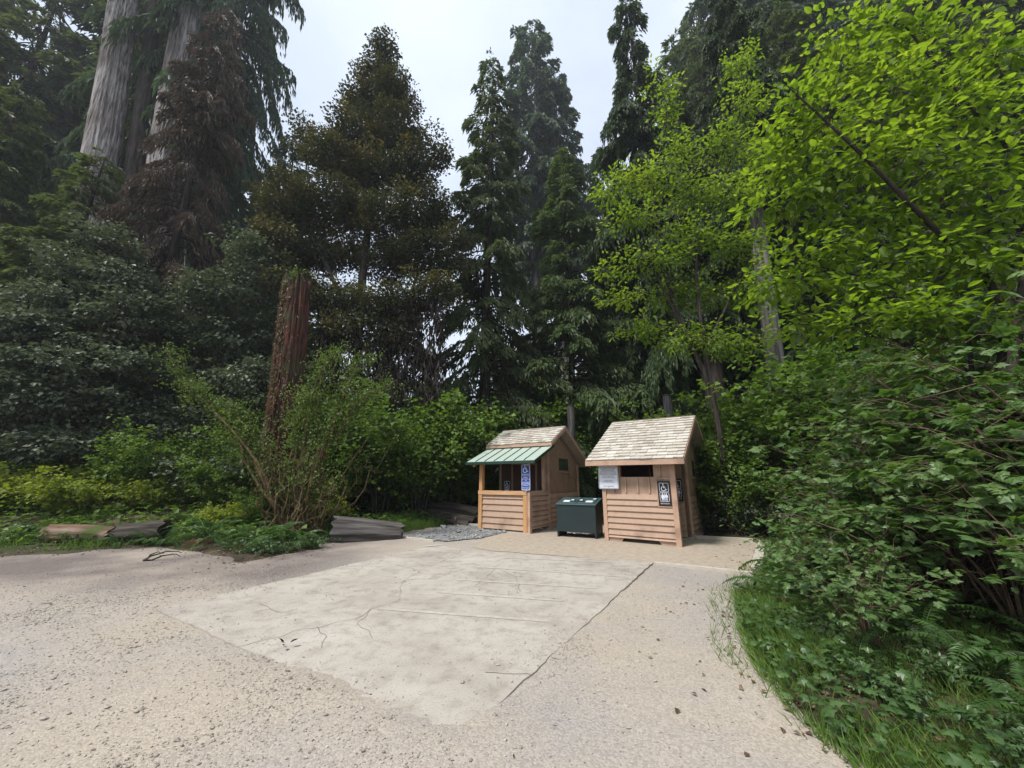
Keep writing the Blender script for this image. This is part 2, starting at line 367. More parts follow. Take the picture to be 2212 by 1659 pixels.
for i in range(len(S)):
    a, b = S[i], S[(i + 1) % len(S)]; k = max(2, int(np.linalg.norm(b - a) / .09)); nrm = np.array([(b - a)[1], -(b - a)[0]]) / np.linalg.norm(b - a)
    for t in range(k):
        p = a + (b - a) * t / k; outline.append(p + nrm * (.012 * vnoise(p[0] * 2, p[1] * 2, 9) + .014 * vnoise(p[0] * 11, p[1] * 11, 4)))
bm = bmesh.new()
vt = [bm.verts.new((p[0], p[1], slab_z(*p))) for p in outline]
cen = bm.verts.new((-.9, 6.4, slab_z(-.9, 6.4)))
lo = [bm.verts.new((p[0], p[1], -.12)) for p in outline]
nO = len(outline)
for i in range(nO):
    j = (i + 1) % nO
    bm.faces.new((vt[j], vt[i], cen)); bm.faces.new((vt[i], vt[j], lo[j], lo[i]))
bmesh.ops.recalc_face_normals(bm, faces=bm.faces)
me = bpy.data.meshes.new('concrete_slab'); bm.to_mesh(me); me.materials.append(M['slab'])
slab = tag(obj('concrete_slab', me), kind='structure')
M['stripe'] = noise_mat('worn_stripe', [(.44, (.37, .335, .285)), (.60, (.44, .41, .36)), (.74, (.56, .54, .49))], nscale=7, detail=8, bump=0, rgh=.7)
M['crack'] = noise_mat('crack_dirt', [(.35, (.08, .065, .05)), (.6, (.22, .19, .155))], nscale=9, bump=0)
def slab_top(x, y):           # height of the fan-triangulated slab is close to slab_z; lift a little
    return slab_z(x, y)
def ribbon(name, pts, w, mat, parent, lift=.005, jit=0.0):
    pts = np.array(pts, float); P = []
    for a, b in zip(pts[:-1], pts[1:]):
        k = max(2, int(np.linalg.norm(b - a) / .07))
        for t in range(k): P.append(a + (b - a) * t / k)
    P.append(pts[-1]); P = np.array(P)
    T = unit(np.gradient(P, axis=0)); Nn = np.stack([T[:, 1], -T[:, 0]], -1)
    if jit: P = P + Nn * (jit * vnoise(P[:, 0] * 7, P[:, 1] * 7, 1))[:, None]
    ww = np.full(len(P), w) if not jit else w * (.6 + .6 * np.abs(vnoise(P[:, 0] * 5, P[:, 1] * 5, 7)))
    L, Rr = P + Nn * ww[:, None] / 2, P - Nn * ww[:, None] / 2
    V = np.concatenate([np.c_[L, [slab_top(*p) + lift for p in L]], np.c_[Rr, [slab_top(*p) + lift for p in Rr]]])
    k = len(P); i = np.arange(k - 1)
    g = Geo(); g.add(V, np.stack([i, i + k, i + k + 1, i + 1], -1)); return obj(name, g.mesh(name, mat), parent)
for (a, b) in [((1090, 1203), (1330, 1213)), ((1030, 1222), (1345, 1242)), ((985, 1248), (1290, 1266)), ((945, 1274), (1215, 1292)), ((820, 1308), (1185, 1334))]:
    ribbon('parking_stripe', [gp(*a, .05)[:2], gp(*b, .05)[:2]], .07, M['stripe'], slab, .004)
for pts in [[(512, 1388), (640, 1358), (760, 1332), (800, 1312), (850, 1296), (866, 1284), (862, 1266), (880, 1252)],
            [(880, 1252), (905, 1232), (950, 1214), (985, 1190)], [(905, 1232), (868, 1222), (812, 1206)], [(950, 1214), (975, 1205), (1000, 1186)],
            [(1030, 1262), (1060, 1238), (1076, 1218)], [(880, 1252), (940, 1246), (1000, 1228)], [(1050, 1440), (1090, 1446), (1160, 1452)],
            [(690, 1346), (705, 1368), (690, 1392)], [(800, 1312), (780, 1340), (800, 1372)], [(1085, 1230), (1120, 1250), (1125, 1275)], [(560, 1300), (610, 1318), (640, 1310)], [(760, 1240), (812, 1206), (840, 1196)]]:
    ribbon('crack', [gp(*p, .04)[:2] for p in pts], .007, M['crack'], slab, .003, .05)

# finer ground sheets
def patch(name, pts, mat, z, jit=.06):
    P = []
    for a, b in zip(pts, pts[1:] + pts[:1]):
        a, b = np.array(a), np.array(b); k = max(1, int(np.linalg.norm(b - a) / .12))
        for t in range(k):
            p = a + (b - a) * t / k; P.append(p + jit * np.array([vnoise(p[0] * 3, p[1] * 3, 11), vnoise(p[0] * 3, p[1] * 3, 17)]))
    bm = bmesh.new(); vs_ = [bm.verts.new((p[0], p[1], z)) for p in P]; f = bm.faces.new(vs_); bmesh.ops.triangulate(bm, faces=[f])
    bmesh.ops.recalc_face_normals(bm, faces=bm.faces)
    if sum(f.normal.z for f in bm.faces) < 0: bmesh.ops.reverse_faces(bm, faces=bm.faces)
    me = bpy.data.meshes.new(name); bm.to_mesh(me); me.materials.append(mat); return tag(obj(name, me), kind='structure')
M['path_sand'] = noise_mat('path_sand', [(.3, (.24, .195, .15)), (.5, (.36, .305, .24)), (.7, (.42, .365, .29))], nscale=7, detail=9, bump=.5, bdist=.012, rgh=.75)
M['blue_gravel'] = noise_mat('blue_gravel', [(.3, (.10, .105, .11)), (.5, (.27, .275, .28)), (.7, (.42, .42, .42))], nscale=22, detail=6, bump=.9, bdist=.02, rgh=.8)
patch('path', [(-1.0, 10.2), (-.5, 9.7), (2.9, 8.26), (4.3, 7.3), (6.6, 10.9), (4.9, 12.2), (3.6, 14.2), (1.2, 15.6), (-.6, 14.6), (-.6, 12)], M['path_sand'], .003, .03)
ROCK = [tuple(gp(*p)[:2]) for p in [(862, 1163), (960, 1141), (1030, 1129)]] + [(-.6, 15.2), (.6, 14.9), (-.2, 12.9), (-1.0, 11.6), (-1.7, 11.1), (-2.2, 11.2)]
patch('crushed_rock_bed', ROCK, M['blue_gravel'], .016, .05)

# ------------------------------------------------------------------ solid building helpers (local metres; x right, y back, z up)
def prism(bm, prof, x0, x1, ax='x'):
    """extrude a closed profile [(a,b)...]: ax x -> (x,a,b); ax y -> (a,y,b)"""
    f = (lambda t, a, b: (t, a, b)) if ax == 'x' else (lambda t, a, b: (a, t, b)) if ax == 'y' else (lambda t, a, b: (a, b, t))
    A = [bm.verts.new(f(x0, *p)) for p in prof]; B = [bm.verts.new(f(x1, *p)) for p in prof]
    n = len(prof)
    bm.faces.new(A); bm.faces.new(B[::-1])
    for i in range(n): bm.faces.new((A[i], A[(i + 1) % n], B[(i + 1) % n], B[i]))
def boxb(bm, x0, x1, y0, y1, z0, z1): prism(bm, [(y0, z0), (y1, z0), (y1, z1), (y0, z1)], x0, x1)
def finish(name, bm, mat, parent, bev=0.0):
    bmesh.ops.recalc_face_normals(bm, faces=bm.faces)
    if bev: bmesh.ops.bevel(bm, geom=list(bm.edges), offset=bev, segments=1, affect='EDGES')
    me = bpy.data.meshes.new(name); bm.to_mesh(me); bm.free(); me.materials.append(mat)
    return obj(name, me, parent)
def box(name, b, mat, parent, bev=.004):
    bm = bmesh.new(); boxb(bm, *b); return finish(name, bm, mat, parent, bev)
def pris(name, prof, x0, x1, mat, parent, ax='x', bev=.003):
    bm = bmesh.new(); prism(bm, prof, x0, x1, ax); return finish(name, bm, mat, parent, bev)
def cyl(name, c, r0, r1, z0, z1, mat, parent, n=20):
    bm = bmesh.new(); bmesh.ops.create_cone(bm, cap_ends=True, segments=n, radius1=r0, radius2=r1, depth=z1 - z0, matrix=Matrix.Translation((c[0], c[1], (z0 + z1) / 2)))
    o = finish(name, bm, mat, parent)
    return o

def paint_mat(name, c, var=.12, rough=.6):
    lo = tuple(x * (1 - var) for x in c); hi = tuple(min(1, x * (1 + var)) for x in c)
    return noise_mat(name, [(.3, lo), (.5, c), (.7, hi)], (1.2, 1.2, 1.2), 5, 9, rough, .35, .006, .25, .7, second=(tuple(x * .55 for x in c), 1.7, .54, .80))
M['tan'] = paint_mat('tan_paint', (.42, .29, .21))
M['tan2'] = paint_mat('tan_trim', (.46, .305, .22))
M['brownwall'] = paint_mat('brown_paint', (.30, .20, .13))
M['soffit_and_shade_trim'] = paint_mat('soffit_and_shade_trim_paint', (.22, .15, .10))  # awning underside, and porch trim darkened to paint in the shade
M['shingle'] = leaf_mat('shingle', [(.30, .26, .21), (.42, .38, .325), (.50, .47, .415), (.55, .53, .475)], 0, rough=.85, spec=.2, patch=14)
M['shingle_bed'] = flat_mat('roof_felt', (.16, .13, .10), .95, .1)
M['timber'] = noise_mat('new_timber', [(.3, (.40, .20, .085)), (.55, (.52, .29, .13)), (.75, (.60, .38, .19))], (6, 6, .5), 3, 6, .7, .2, .004)
M['timber_h'] = noise_mat('new_timber_rail', [(.3, (.42, .23, .11)), (.55, (.55, .34, .18)), (.75, (.62, .42, .25))], (.5, 6, 6), 3, 6, .7, .2, .004)
M['green_metal'] = flat_mat('green_roof_metal', (.38, .46, .40), .4, .5)
M['green_trim'] = flat_mat('dark_green_trim', (.014, .04, .028), .4, .5)
M['black_and_shade'] = flat_mat('black_and_painted_shade', (.012, .010, .009), .9, .1)  # black of rail and dead leaf, also painted shade behind the privacy wall
M['door'] = noise_mat('maroon_door', [(.3, (.030, .011, .010)), (.7, (.06, .022, .018))], (1, 1, .2), 4, 5, .55, .1, .003)
M['glass'] = flat_mat('dark_glass', (.035, .04, .038), .12, .6)
M['pipe'] = noise_mat('weathered_black_pipe', [(.3, (.018, .018, .02)), (.55, (.05, .05, .054)), (.75, (.15, .13, .10))], (3, 3, .3), 3, 6, .7, .2, .005)
M['bin'] = noise_mat('dark_green_bin', [(.3, (.010, .020, .021)), (.7, (.017, .031, .031))], (1, 1, 1), 2.5, 6, .5, .08, .003, .4)
M['bin_lid'] = noise_mat('bin_lid_green', [(.3, (.032, .068, .075)), (.7, (.05, .095, .10))], (1, 1, 1), 3, 6, .42, .05, .003, .5)
M['white_paint'] = flat_mat('white_paint', (.74, .76, .78), .5, .4)
M['black'] = flat_mat('black_paint', (.012, .012, .013), .5, .4)
M['blue'] = flat_mat('sign_blue', (.012, .05, .30), .35, .5)
M['sign_white'] = flat_mat('sign_white', (.66, .70, .78), .35, .5)
M['sign_dark'] = flat_mat('sign_dark_brown', (.016, .011, .010), .45, .4)
M['steel'] = flat_mat('galvanised_steel', (.42, .42, .42), .45, .5, .8)
M['concrete'] = noise_mat('concrete', [(.3, (.30, .28, .25)), (.7, (.42, .40, .36))], nscale=8, bump=.2, bdist=.004)
M['edging'] = noise_mat('pale_edging', [(.3, (.30, .27, .22)), (.5, (.44, .40, .34)), (.75, (.52, .48, .42))], (1, 8, 8), 4, 6, .8, .3, .005)

def lap_boards(parent, u0, u1, zs, y, mat, side=None, name='siding_board'):
    """lapped boards between heights zs[i]..zs[i+1]; each a wedge proud at its lower edge. side=None: faces -y at y; side=x: faces +x at x"""
    out = []
    for z0, z1, a, b in zs:
        prof = [(0.0, z0), (-.045, z0 + .001), (-.006, z1 - .002), (0.0, z1 - .002)]
        if side is None: o = pris(name, [(y + p[0], p[1]) for p in prof], a, b, mat, parent, 'x', .002)
        else:  o = pris(name, [(side - p[0], p[1]) for p in prof], a, b, mat, parent, 'y', .002)
        out.append(o)
    return out
def shingles(roof, u0, u1, d0, z0, d1, z1, expo, tag_w=(.15, .32), seed=1):
    """front slope from eave (d0,z0) up to ridge (d1,z1): each shingle its own object"""
    r = random.Random(seed)
    L = math.hypot(d1 - d0, z1 - z0); sy, sz = (d1 - d0) / L, (z1 - z0) / L; ny, nzv = -sz, sy
    k = int(round(L / expo)); protos = {}
    for i in range(k):
        s0 = i * L / k; s1 = min(L, s0 + L / k * 1.25); x = u0 + (0 if i == 0 else 0)
        first = True
        while x < u1 - 1e-4:
            w = r.uniform(*tag_w)
            if first and i % 2: w *= .6
            first = False
            if u1 - (x + w) < .1: w = u1 - x
            gap = .006; t = .024 + r.random() * .020; j = r.uniform(-.014, .012)
            bm = bmesh.new()
            vs_ = []
            lean = r.uniform(-.008, .008)
            for xx, jj in ((x + gap / 2, lean), (x + w - gap / 2, -lean)):
                for s, h0, h1 in ((s0 + j + jj, .012 + t * .1, .012 + t), (s1, .004, .010)):
                    for h in (h0, h1): vs_.append(bm.verts.new((xx, d0 + sy * s + ny * h, z0 + sz * s + nzv * h)))
            a = vs_
            for f in ((0, 1, 3, 2), (4, 6, 7, 5), (0, 4, 5, 1), (2, 3, 7, 6), (1, 5, 7, 3), (0, 2, 6, 4)): bm.faces.new([a[q] for q in f])
            bmesh.ops.recalc_face_normals(bm, faces=bm.faces)
            me = bpy.data.meshes.new('shingle'); bm.to_mesh(me); bm.free(); me.materials.append(M['shingle'])
            v = r.random(); at_ = me.attributes.new('rnd', 'FLOAT', 'POINT'); at_.data.foreach_set('value', [v] * 8)
            obj('shingle', me, roof)
            x += w
def grooved_wall(parent, name, pts_fn, mat): pass

# text and pictograms --------------------------------------------------------------
def text(parent, s, size, x, z, mat, y=-.0035, w=None, align='CENTER'):
    c = bpy.data.curves.new('lettering', 'FONT'); c.body = s; c.size = size; c.align_x = align; c.align_y = 'CENTER'; c.extrude = .0006
    c.materials.append(mat)
    tmp = bpy.data.objects.new('lettering_curve', c); col.objects.link(tmp); bpy.context.view_layer.update()
    me = bpy.data.meshes.new_from_object(tmp); bpy.data.objects.remove(tmp); me.name = 'lettering'
    if not me.materials: me.materials.append(mat)
    o = obj('lettering', me, parent, (x, y, z), (R(90), 0, 0))
    if w:
        xs_ = [v.co.x for v in me.vertices]; o.scale = (w / max(1e-6, max(xs_) - min(xs_)), 1, 1)
    return o
def rounded(w, h, r, n=5):
    P = []
    for cx, cz, a0 in ((w / 2 - r, h / 2 - r, 0), (-w / 2 + r, h / 2 - r, 90), (-w / 2 + r, -h / 2 + r, 180), (w / 2 - r, -h / 2 + r, 270)):
        for i in range(n + 1): a = R(a0 + 90 * i / n); P.append((cx + r * math.cos(a), cz + r * math.sin(a)))
    return P
def plate(parent, name, w, h, r, mat, cx=0, cz=0, y0=-.002, y1=0.0):
    bm = bmesh.new(); prism(bm, [(cx + a, cz + b) for a, b in rounded(w, h, r)], y0, y1, 'y'); return finish(name, bm, mat, parent)
def ring(parent, name, w, h, r, t, mat, cx=0, cz=0, y=-.003):
    A, B = rounded(w, h, r), rounded(w - 2 * t, h - 2 * t, max(.002, r - t)); n = len(A)
    V = [(cx + a, y, cz + b) for a, b in A] + [(cx + a, y, cz + b) for a, b in B]
    g = Geo(); i = np.arange(n); j = (i + 1) % n; g.add(V, np.stack([i, j, j + n, i + n], -1)); return obj(name, g.mesh(name, mat), parent)
def strokes(parent, name, lines, w, mat, cx, cz, s, y=-.0035, discs=()):
    g = Geo()
    for L in lines:
        P = np.array(L, float) * s + np.array([cx, cz]); T = unit(np.gradient(P, axis=0)); Nn = np.stack([T[:, 1], -T[:, 0]], -1) * w * s / 2
        V = np.concatenate([P + Nn, P - Nn]); k = len(P); i = np.arange(k - 1)
        g.add(np.c_[V[:, 0], np.full(len(V), y), V[:, 1]], np.stack([i, i + 1, i + 1 + k, i + k], -1))
    for (dx, dz, r) in discs:
        a = np.arange(14) * 2 * math.pi / 14
        g.add(np.c_[cx + (dx + r * np.cos(a)) * s, np.full(14, y), cz + (dz + r * np.sin(a)) * s], np.arange(14)[None])
    return obj(name, g.mesh(name, mat), parent)
def wheelchair(parent, cx, cz, s, mat, y=-.0035):
    arc = [(-.06 + .27 * math.cos(R(a)), -.16 + .27 * math.sin(R(a))) for a in range(118, 371, 14)]
    strokes(parent, 'wheelchair_symbol', [arc, [(-.08, .30), (-.05, -.03), (.16, -.03), (.26, -.33), (.38, -.28)], [(-.06, .12), (.14, .12)]], .085, mat, cx, cz, s, y, [(-.09, .41, .085)])
def people(parent, cx, cz, s, mat, y=-.0035):
    def fig(ox, skirt):
        b = [(ox, .22), (ox, .02)]; L = [[(ox - .06, .2), (ox - .07, -.42)], [(ox + .06, .2), (ox + .07, -.42)], [(ox - .13, .2), (ox - .15, -.08)], [(ox + .13, .2), (ox + .15, -.08)], [(ox - .12, .22), (ox + .12, .22)]]
        if skirt: L += [[(ox, .15), (ox - .12, -.2)], [(ox, .15), (ox + .12, -.2)], [(ox - .13, -.18), (ox + .13, -.18)], [(ox, .1), (ox, -.2)]]
        return L
    for ox, w_, z_ in ((-.22, .26, -.2), (.22, .20, -.02)): strokes(parent, 'figure_body', [[(ox, .24), (ox, z_)]], w_, mat, cx, cz, s, y - .0002)
    strokes(parent, 'restroom_figures', fig(-.22, True) + fig(.22, False) + [[(-.0, .42), (.0, -.42)]], .075, mat, cx, cz, s, y, [(-.22, .36, .085), (.22, .36, .085)])
def restroom_sign(loc, rot, label, w=.30, h=.63):
    t = thing('restroom_sign', label, 'sign', loc, rot)
    plate(t, 'panel', w, h, .012, M['sign_dark'], 0, h / 2, -.012, 0)
    for cz in (h * .74, h * .36): ring(t, 'border_line', w * .78, h * .36, .025, .010, M['sign_white'], 0, cz, -.0145)
    wheelchair(t, 0, h * .74, .20, M['sign_white'], -.0148); people(t, 0, h * .36, .21, M['sign_white'], -.0148)
    text(t, 'RESTROOM', .045, 0, h * .10, M['sign_white'], -.0148, w * .72)
    return t

# ------------------------------------------------------------------ restroom hut with shingled front
RH = gp(1314.5, 1166); RH = np.array([2.57, 11.31, .003]); RA = R(-34.5)
hut = thing('restroom_hut', 'tan restroom hut with shingled roof facing the slab and lapped privacy wall', 'hut', RH, RA)
def local(o_loc, ang, x, y, z):
    c, s = math.cos(ang), math.sin(ang); return (o_loc[0] + c * x - s * y, o_loc[1] + s * x + c * y, o_loc[2] + z)
def hut_body(hut, d0, d1, w, win):
    """main cabin behind the porch: walls with lapped foot, grooved upper panels, gables, side window"""
    eave, ridge_d, ridge_z = 2.12, 2.05, 3.47
    prof = [(d0, .05), (d1, .05), (d1, 3.47 - 0.585 * (d1 - ridge_d) - .09), (ridge_d, ridge_z - .09), (d0, 3.47 - 0.585 * (ridge_d - d0) - .09)]
    pris('cabin_wall', prof, .03, w - .03, M['brownwall'], hut, 'x', .004)
    # right side: lapped boards below, vertical boards above
    zs = [(.06 + i * .155, .06 + (i + 1) * .155, d0 + .14, d1 - .1) for i in range(7)]
    lap_boards(hut, 0, 0, zs, 0, M['tan'], side=w - .028)
    for i in range(int((d1 - d0 - .24) / .21)):
        a = d0 + .14 + i * .21; b = a + .2
        top = lambda d: 3.47 - 0.585 * abs(d - ridge_d) - .11
        pr = [(a, 1.15), (b, 1.15), (b, top(b)), (a, top(a))] if not (a < ridge_d < b) else [(a, 1.15), (b, 1.15), (b, top(b)), (ridge_d, top(ridge_d)), (a, top(a))]
        pris('wall_board', pr, w - .028, w - .012, M['brownwall'], hut, 'x', .003)
    for a in (d0, d1 - .1): box('corner_board', (w - .14, w + .012, a, a + .13 if a == d0 else a + .1, .03, 2.2 if a > 2 else 2.75), M['tan2'], hut)
    wz0, wz1, wd0, wd1 = win
    f = box('window', (w - .012, w + .006, wd0 - .05, wd1 + .05, wz0 - .05, wz1 + .05), M['brownwall'], hut)
    box('pane', (w + .006, w + .009, wd0, wd1, wz0, wz1), M['glass'], f, 0)
    box('window_sill', (w + .006, w + .04, wd0 - .05, wd1 + .05, wz0 - .08, wz0 - .05), M['tan2'], f)
    box('plinth', (-.04, w + .04, d0 - .04, d1 + .04, -.1, .045), M['concrete'], hut)
def roof_rear(roof, u0, u1, ridge_d, ridge_z, d1, th=.09):
    z1 = ridge_z - 0.585 * (d1 - ridge_d)
    pris('rear_slope', [(ridge_d, ridge_z), (d1, z1), (d1, z1 - th), (ridge_d, ridge_z - th)], u0, u1, M['shingle'], roof, 'x', .003)

# front privacy wall (a screen one pace in front of the cabin)
W = 1.99
fw = pris('front_wall', [(.02, .10), (.08, .10), (.08, 1.69), (.02, 1.69)], .03, W - .03, M['tan'], hut, 'x', .003)
box('front_wall_pier', (.03, .53, .02, .08, 1.69, 2.16), M['tan'], hut); box('front_wall_pier', (1.44, W - .03, .02, .08, 1.69, 2.16), M['tan'], hut)
pris('foot_panel', [(.03, .0), (.46, .0), (.53, .10), (.03, .10)], .02, .075, M['tan'], hut, 'y'); pris('foot_panel', [(1.43, .10), (1.50, .0), (W - .03, .0), (W - .03, .10)], .02, .075, M['tan'], hut, 'y')
zs = []
for i in range(8):
    z0 = .02 + i * .154 if i else .10
    z1 = .02 + (i + 1) * .154
    zs.append((z0, z1, .115, 1.49 if z1 > .96 else W - .135))
lap_boards(hut, 0, 0, zs, .02, M['tan'])
for u in (.33, .67, 1.0, 1.31): box('batten', (u - .022, u + .022, -.012, .02, 1.262, 1.685), M['tan2'], hut)
box('batten', (1.60, 1.64, -.010, .02, 1.70, 2.14), M['tan2'], hut)
box('corner_board', (0, .112, -.028, .095, 0, 2.2), M['tan2'], hut); box('corner_board', (W - .132, W, -.030, .095, -.02, 2.2), M['tan2'], hut)
box('sign_ledge', (1.5, W - .135, -.02, .02, .925, .95), M['tan2'], hut)
box('sign_surround', (1.49, 1.525, -.018, .02, .952, 1.66), M['tan2'], hut); box('sign_surround', (1.526, W - .135, -.017, .02, 1.62, 1.66), M['tan2'], hut)
M['shade_brown'] = paint_mat('painted_shade_brown', (.045, .03, .024))
box('shade_panel', (.9, 1.5, 1.40, 1.46, 1.1, 2.6), M['black_and_shade'], hut); box('shade_panel', (.1, .9, 1.40, 1.458, 2.02, 2.6), M['shade_brown'], hut)  # added dark panels: shade behind the privacy wall put into their colour
box('side_screen', (.0, .06, .1, 1.45, .06, 2.2), M['brownwall'], hut)
hut_body(hut, 1.5, 3.95, W, (1.72, 2.18, 2.35, 2.72))
box('door_frame', (.9, 1.0, 1.40, 1.5, .05, 2.05), M['tan2'], hut); box('door', (.12, .9, 1.46, 1.499, .06, 2.0), M['door'], hut)
lap_boards(hut, 0, 0, [(.06 + i * .155, .06 + (i + 1) * .155, 1.02, W - .15) for i in range(7)], 1.5, M['tan'])
box('grab_rail', (W + .012, W + .03, 2.62, 2.66, .98, 1.5), M['black_and_shade'], hut); box('hatch_strap', (W + .008, W + .022, 2.9, 2.94, .3, .75), M['brownwall'], hut)
rz, rd = 3.53, 2.05; e0 = -.36; ez = rz - 0.585 * (rd - e0)
roof = pris('roof', [(e0, ez), (rd, rz), (rd, rz - .09), (e0, ez - .09)], -.30, W + .30, M['shingle_bed'], hut, 'x', .002)
shingles(roof, -.31, W + .31, e0 - .02, ez, rd, rz, .182, seed=3)
roof_rear(roof, -.30, W + .30, rd, rz, 4.45)
box('fascia', (-.31, W + .31, e0 - .025, e0 + .01, ez - .125, ez + .008), M['tan2'], roof)
for x0 in (-.325, W + .30):
    pris('barge_board', [(e0 - .02, ez + .0), (rd, rz + .012), (4.47, rz - 0.585 * (4.47 - rd) + .012), (4.47, rz - 0.585 * (4.47 - rd) - .14), (rd, rz - .15), (e0 - .02, ez - .13)], x0, x0 + .025, M['tan2'], roof)
box('ridge_cap', (-.31, W + .31, rd - .05, rd + .06, rz - .01, rz + .02), M['shingle_bed'], roof)
vp = cyl('vent_pipe', (.98, 4.70), .165, .160, .0, 4.78, M['pipe'], hut); cyl('vent_cap', (.98, 4.70), .172, .172, 4.78, 4.83, M['black'], vp)
box('vent_bracket', (.94, 1.02, 3.97, 4.58, 1.9, 1.96), M['steel'], vp)

restroom_sign(local(RH, RA, 1.685, -.012, .955), RA, 'dark restroom sign with wheelchair and two figures on lapped privacy wall')
restroom_sign(local(RH, RA, 1.70, 1.42, 1.02), RA, 'shaded restroom sign on cabin wall behind the privacy wall')
t = thing('tow_away_sign', 'white tow-away notice with black print mounted under shingled eave', 'sign', local(RH, RA, .22, -.075, 1.37), RA)
w, h = .58, .64
plate(t, 'panel', w, h, .04, M['sign_white'], 0, h / 2, -.004, 0); ring(t, 'border_line', w - .022, h - .022, .034, .010, M['black'], 0, h / 2, -.0055)
L = ['UNAUTHORIZED VEHICLES PARKED', 'IN DESIGNATED ACCESSIBLE', 'SPACES NOT DISPLAYING', 'DISTINGUISHING PLACARDS OR', 'SPECIAL LICENSE PLATES ISSUED', 'FOR PERSONS WITH DISABILITIES', 'WILL BE TOWED AWAY', "AT THE OWNER'S EXPENSE", None, 'TOWED VEHICLES', 'MAY BE RECLAIMED AT', None, None, 'OR BY TELEPHONING']
for i, s in enumerate(L):
    if s: text(t, s, .036, 0, h - .06 - i * .0395, M['black'], -.006, min(.5, .0178 * len(s)))
for z in (.045, h - .035): strokes(t, 'bolt', [], .1, M['steel'], 0, z, 1, -.0065, [(0, 0, .009)])
box('mounting_batten', (-.02, .02, 0, .045, .02, h - .02), M['steel'], t)

# ------------------------------------------------------------------ restroom hut with timber porch and green metal awning
LH = np.array([-1.12, 13.70, .018]); LA = R(-32.5)
hut2 = thing('restroom_hut', 'tan restroom hut with new timber half-wall porch and green metal awning', 'hut', LH, LA)
W2 = 2.0
box('half_wall', (.05, W2 - .05, .035, .10, .06, 1.16), M['tan'], hut2)
zz = [.05, .22, .42, .62, .82, 1.0, 1.13]
lap_boards(hut2, 0, 0, [(a, b, .125, W2 - .24) for a, b in zip(zz[:-1], zz[1:])], .035, M['tan'])
box('porch_post', (-.01, .135, -.04, .12, .0, 1.12), M['timber'], hut2)
box('porch_post', (.0, .135, -.03, .11, 1.252, 2.14), M['timber'], hut2)
box('porch_post', (W2 - .24, W2 - .09, -.04, .12, .0, 1.12), M['timber'], hut2)
box('top_rail', (-.02, W2 - .08, -.05, .13, 1.122, 1.25), M['timber_h'], hut2)
box('corner_board', (W2 - .085, W2 + .01, -.03, .10, .0, 1.24), M['tan2'], hut2)
box('gutter_beam', (-.05, W2 + .05, .0, .1, 2.142, 2.26), M['timber_h'], hut2)
box('side_half_wall', (W2 - .09, W2 - .03, .1, 1.25, .12, 1.22), M['tan'], hut2)
lap_boards(hut2, 0, 0, [(.02 + i * .155 if i else .10, .02 + (i + 1) * .155, .102, 1.25 if i else 1.25) for i in range(8)], 0, M['tan'], side=W2 - .03)
box('ground_sill', (-.06, W2 + .02, -.07, .1, -.05, .0), M['edging'], hut2)
box('left_half_wall', (.03, .09, .12, 1.25, .05, 1.22), M['brownwall'], hut2)
hut_body(hut2, 1.25, 3.95, W2, (1.95, 2.38, 2.15, 2.95))
box('upper_post', (W2 - .10, W2 - .0, .98, 1.10, 1.23, 2.5), M['tan2'], hut2)
box('upper_screen', (W2 - .085, W2 - .02, 1.10, 1.25, 1.23, 2.75), M['brownwall'], hut2)
box('door', (.62, 1.55, 1.19, 1.249, .06, 2.12), M['door'], hut2); box('door_frame', (.55, .62, 1.17, 1.249, .05, 2.18), M['soffit_and_shade_trim'], hut2); box('door_frame', (1.55, 1.62, 1.17, 1.249, .05, 2.18), M['soffit_and_shade_trim'], hut2)
box('corner_board', (.0, .1, 1.2, 1.3, .05, 2.6), M['soffit_and_shade_trim'], hut2)  # corner board, like the frames, coloured dark to imitate porch shade
for a_, b_, c_, d_ in ((.102, .548, .06, 2.72), (1.622, 1.90, .06, 2.72), (.55, 1.62, 2.185, 2.72)): box('shade_panel', (a_, b_, 1.205, 1.248, c_, d_), M['shade_brown'], hut2)  # dark panels added over the back wall, porch shade painted as colour
box('porch_floor', (.1, W2 - .1, .1, 1.2, -.05, .04), M['concrete'], hut2)
sd0, rd, rz = .90, 2.08, 3.53; sz0 = rz - 0.585 * (rd - sd0)
roof = pris('roof', [(sd0, sz0), (rd, rz), (rd, rz - .09), (sd0, sz0 - .09)], -.36, W2 + .34, M['shingle_bed'], hut2, 'x', .002)
shingles(roof, -.37, W2 + .35, sd0 - .03, sz0, rd, rz, .17, seed=8)
roof_rear(roof, -.36, W2 + .34, rd, rz, 4.35)
box('fascia', (-.37, W2 + .35, sd0 - .03, sd0 + .005, sz0 - .10, sz0 + .006), M['tan2'], roof)
for x0 in (-.385, W2 + .34):
    pris('barge_board', [(sd0 - .03, sz0 - .01), (rd, rz + .012), (4.37, rz - 0.585 * (4.37 - rd) + .012), (4.37, rz - 0.585 * (4.37 - rd) - .14), (rd, rz - .15), (sd0 - .03, sz0 - .13)], x0, x0 + .025, M['tan2'], roof)
box('ridge_cap', (-.37, W2 + .35, rd - .05, rd + .06, rz - .01, rz + .02), M['shingle_bed'], roof)
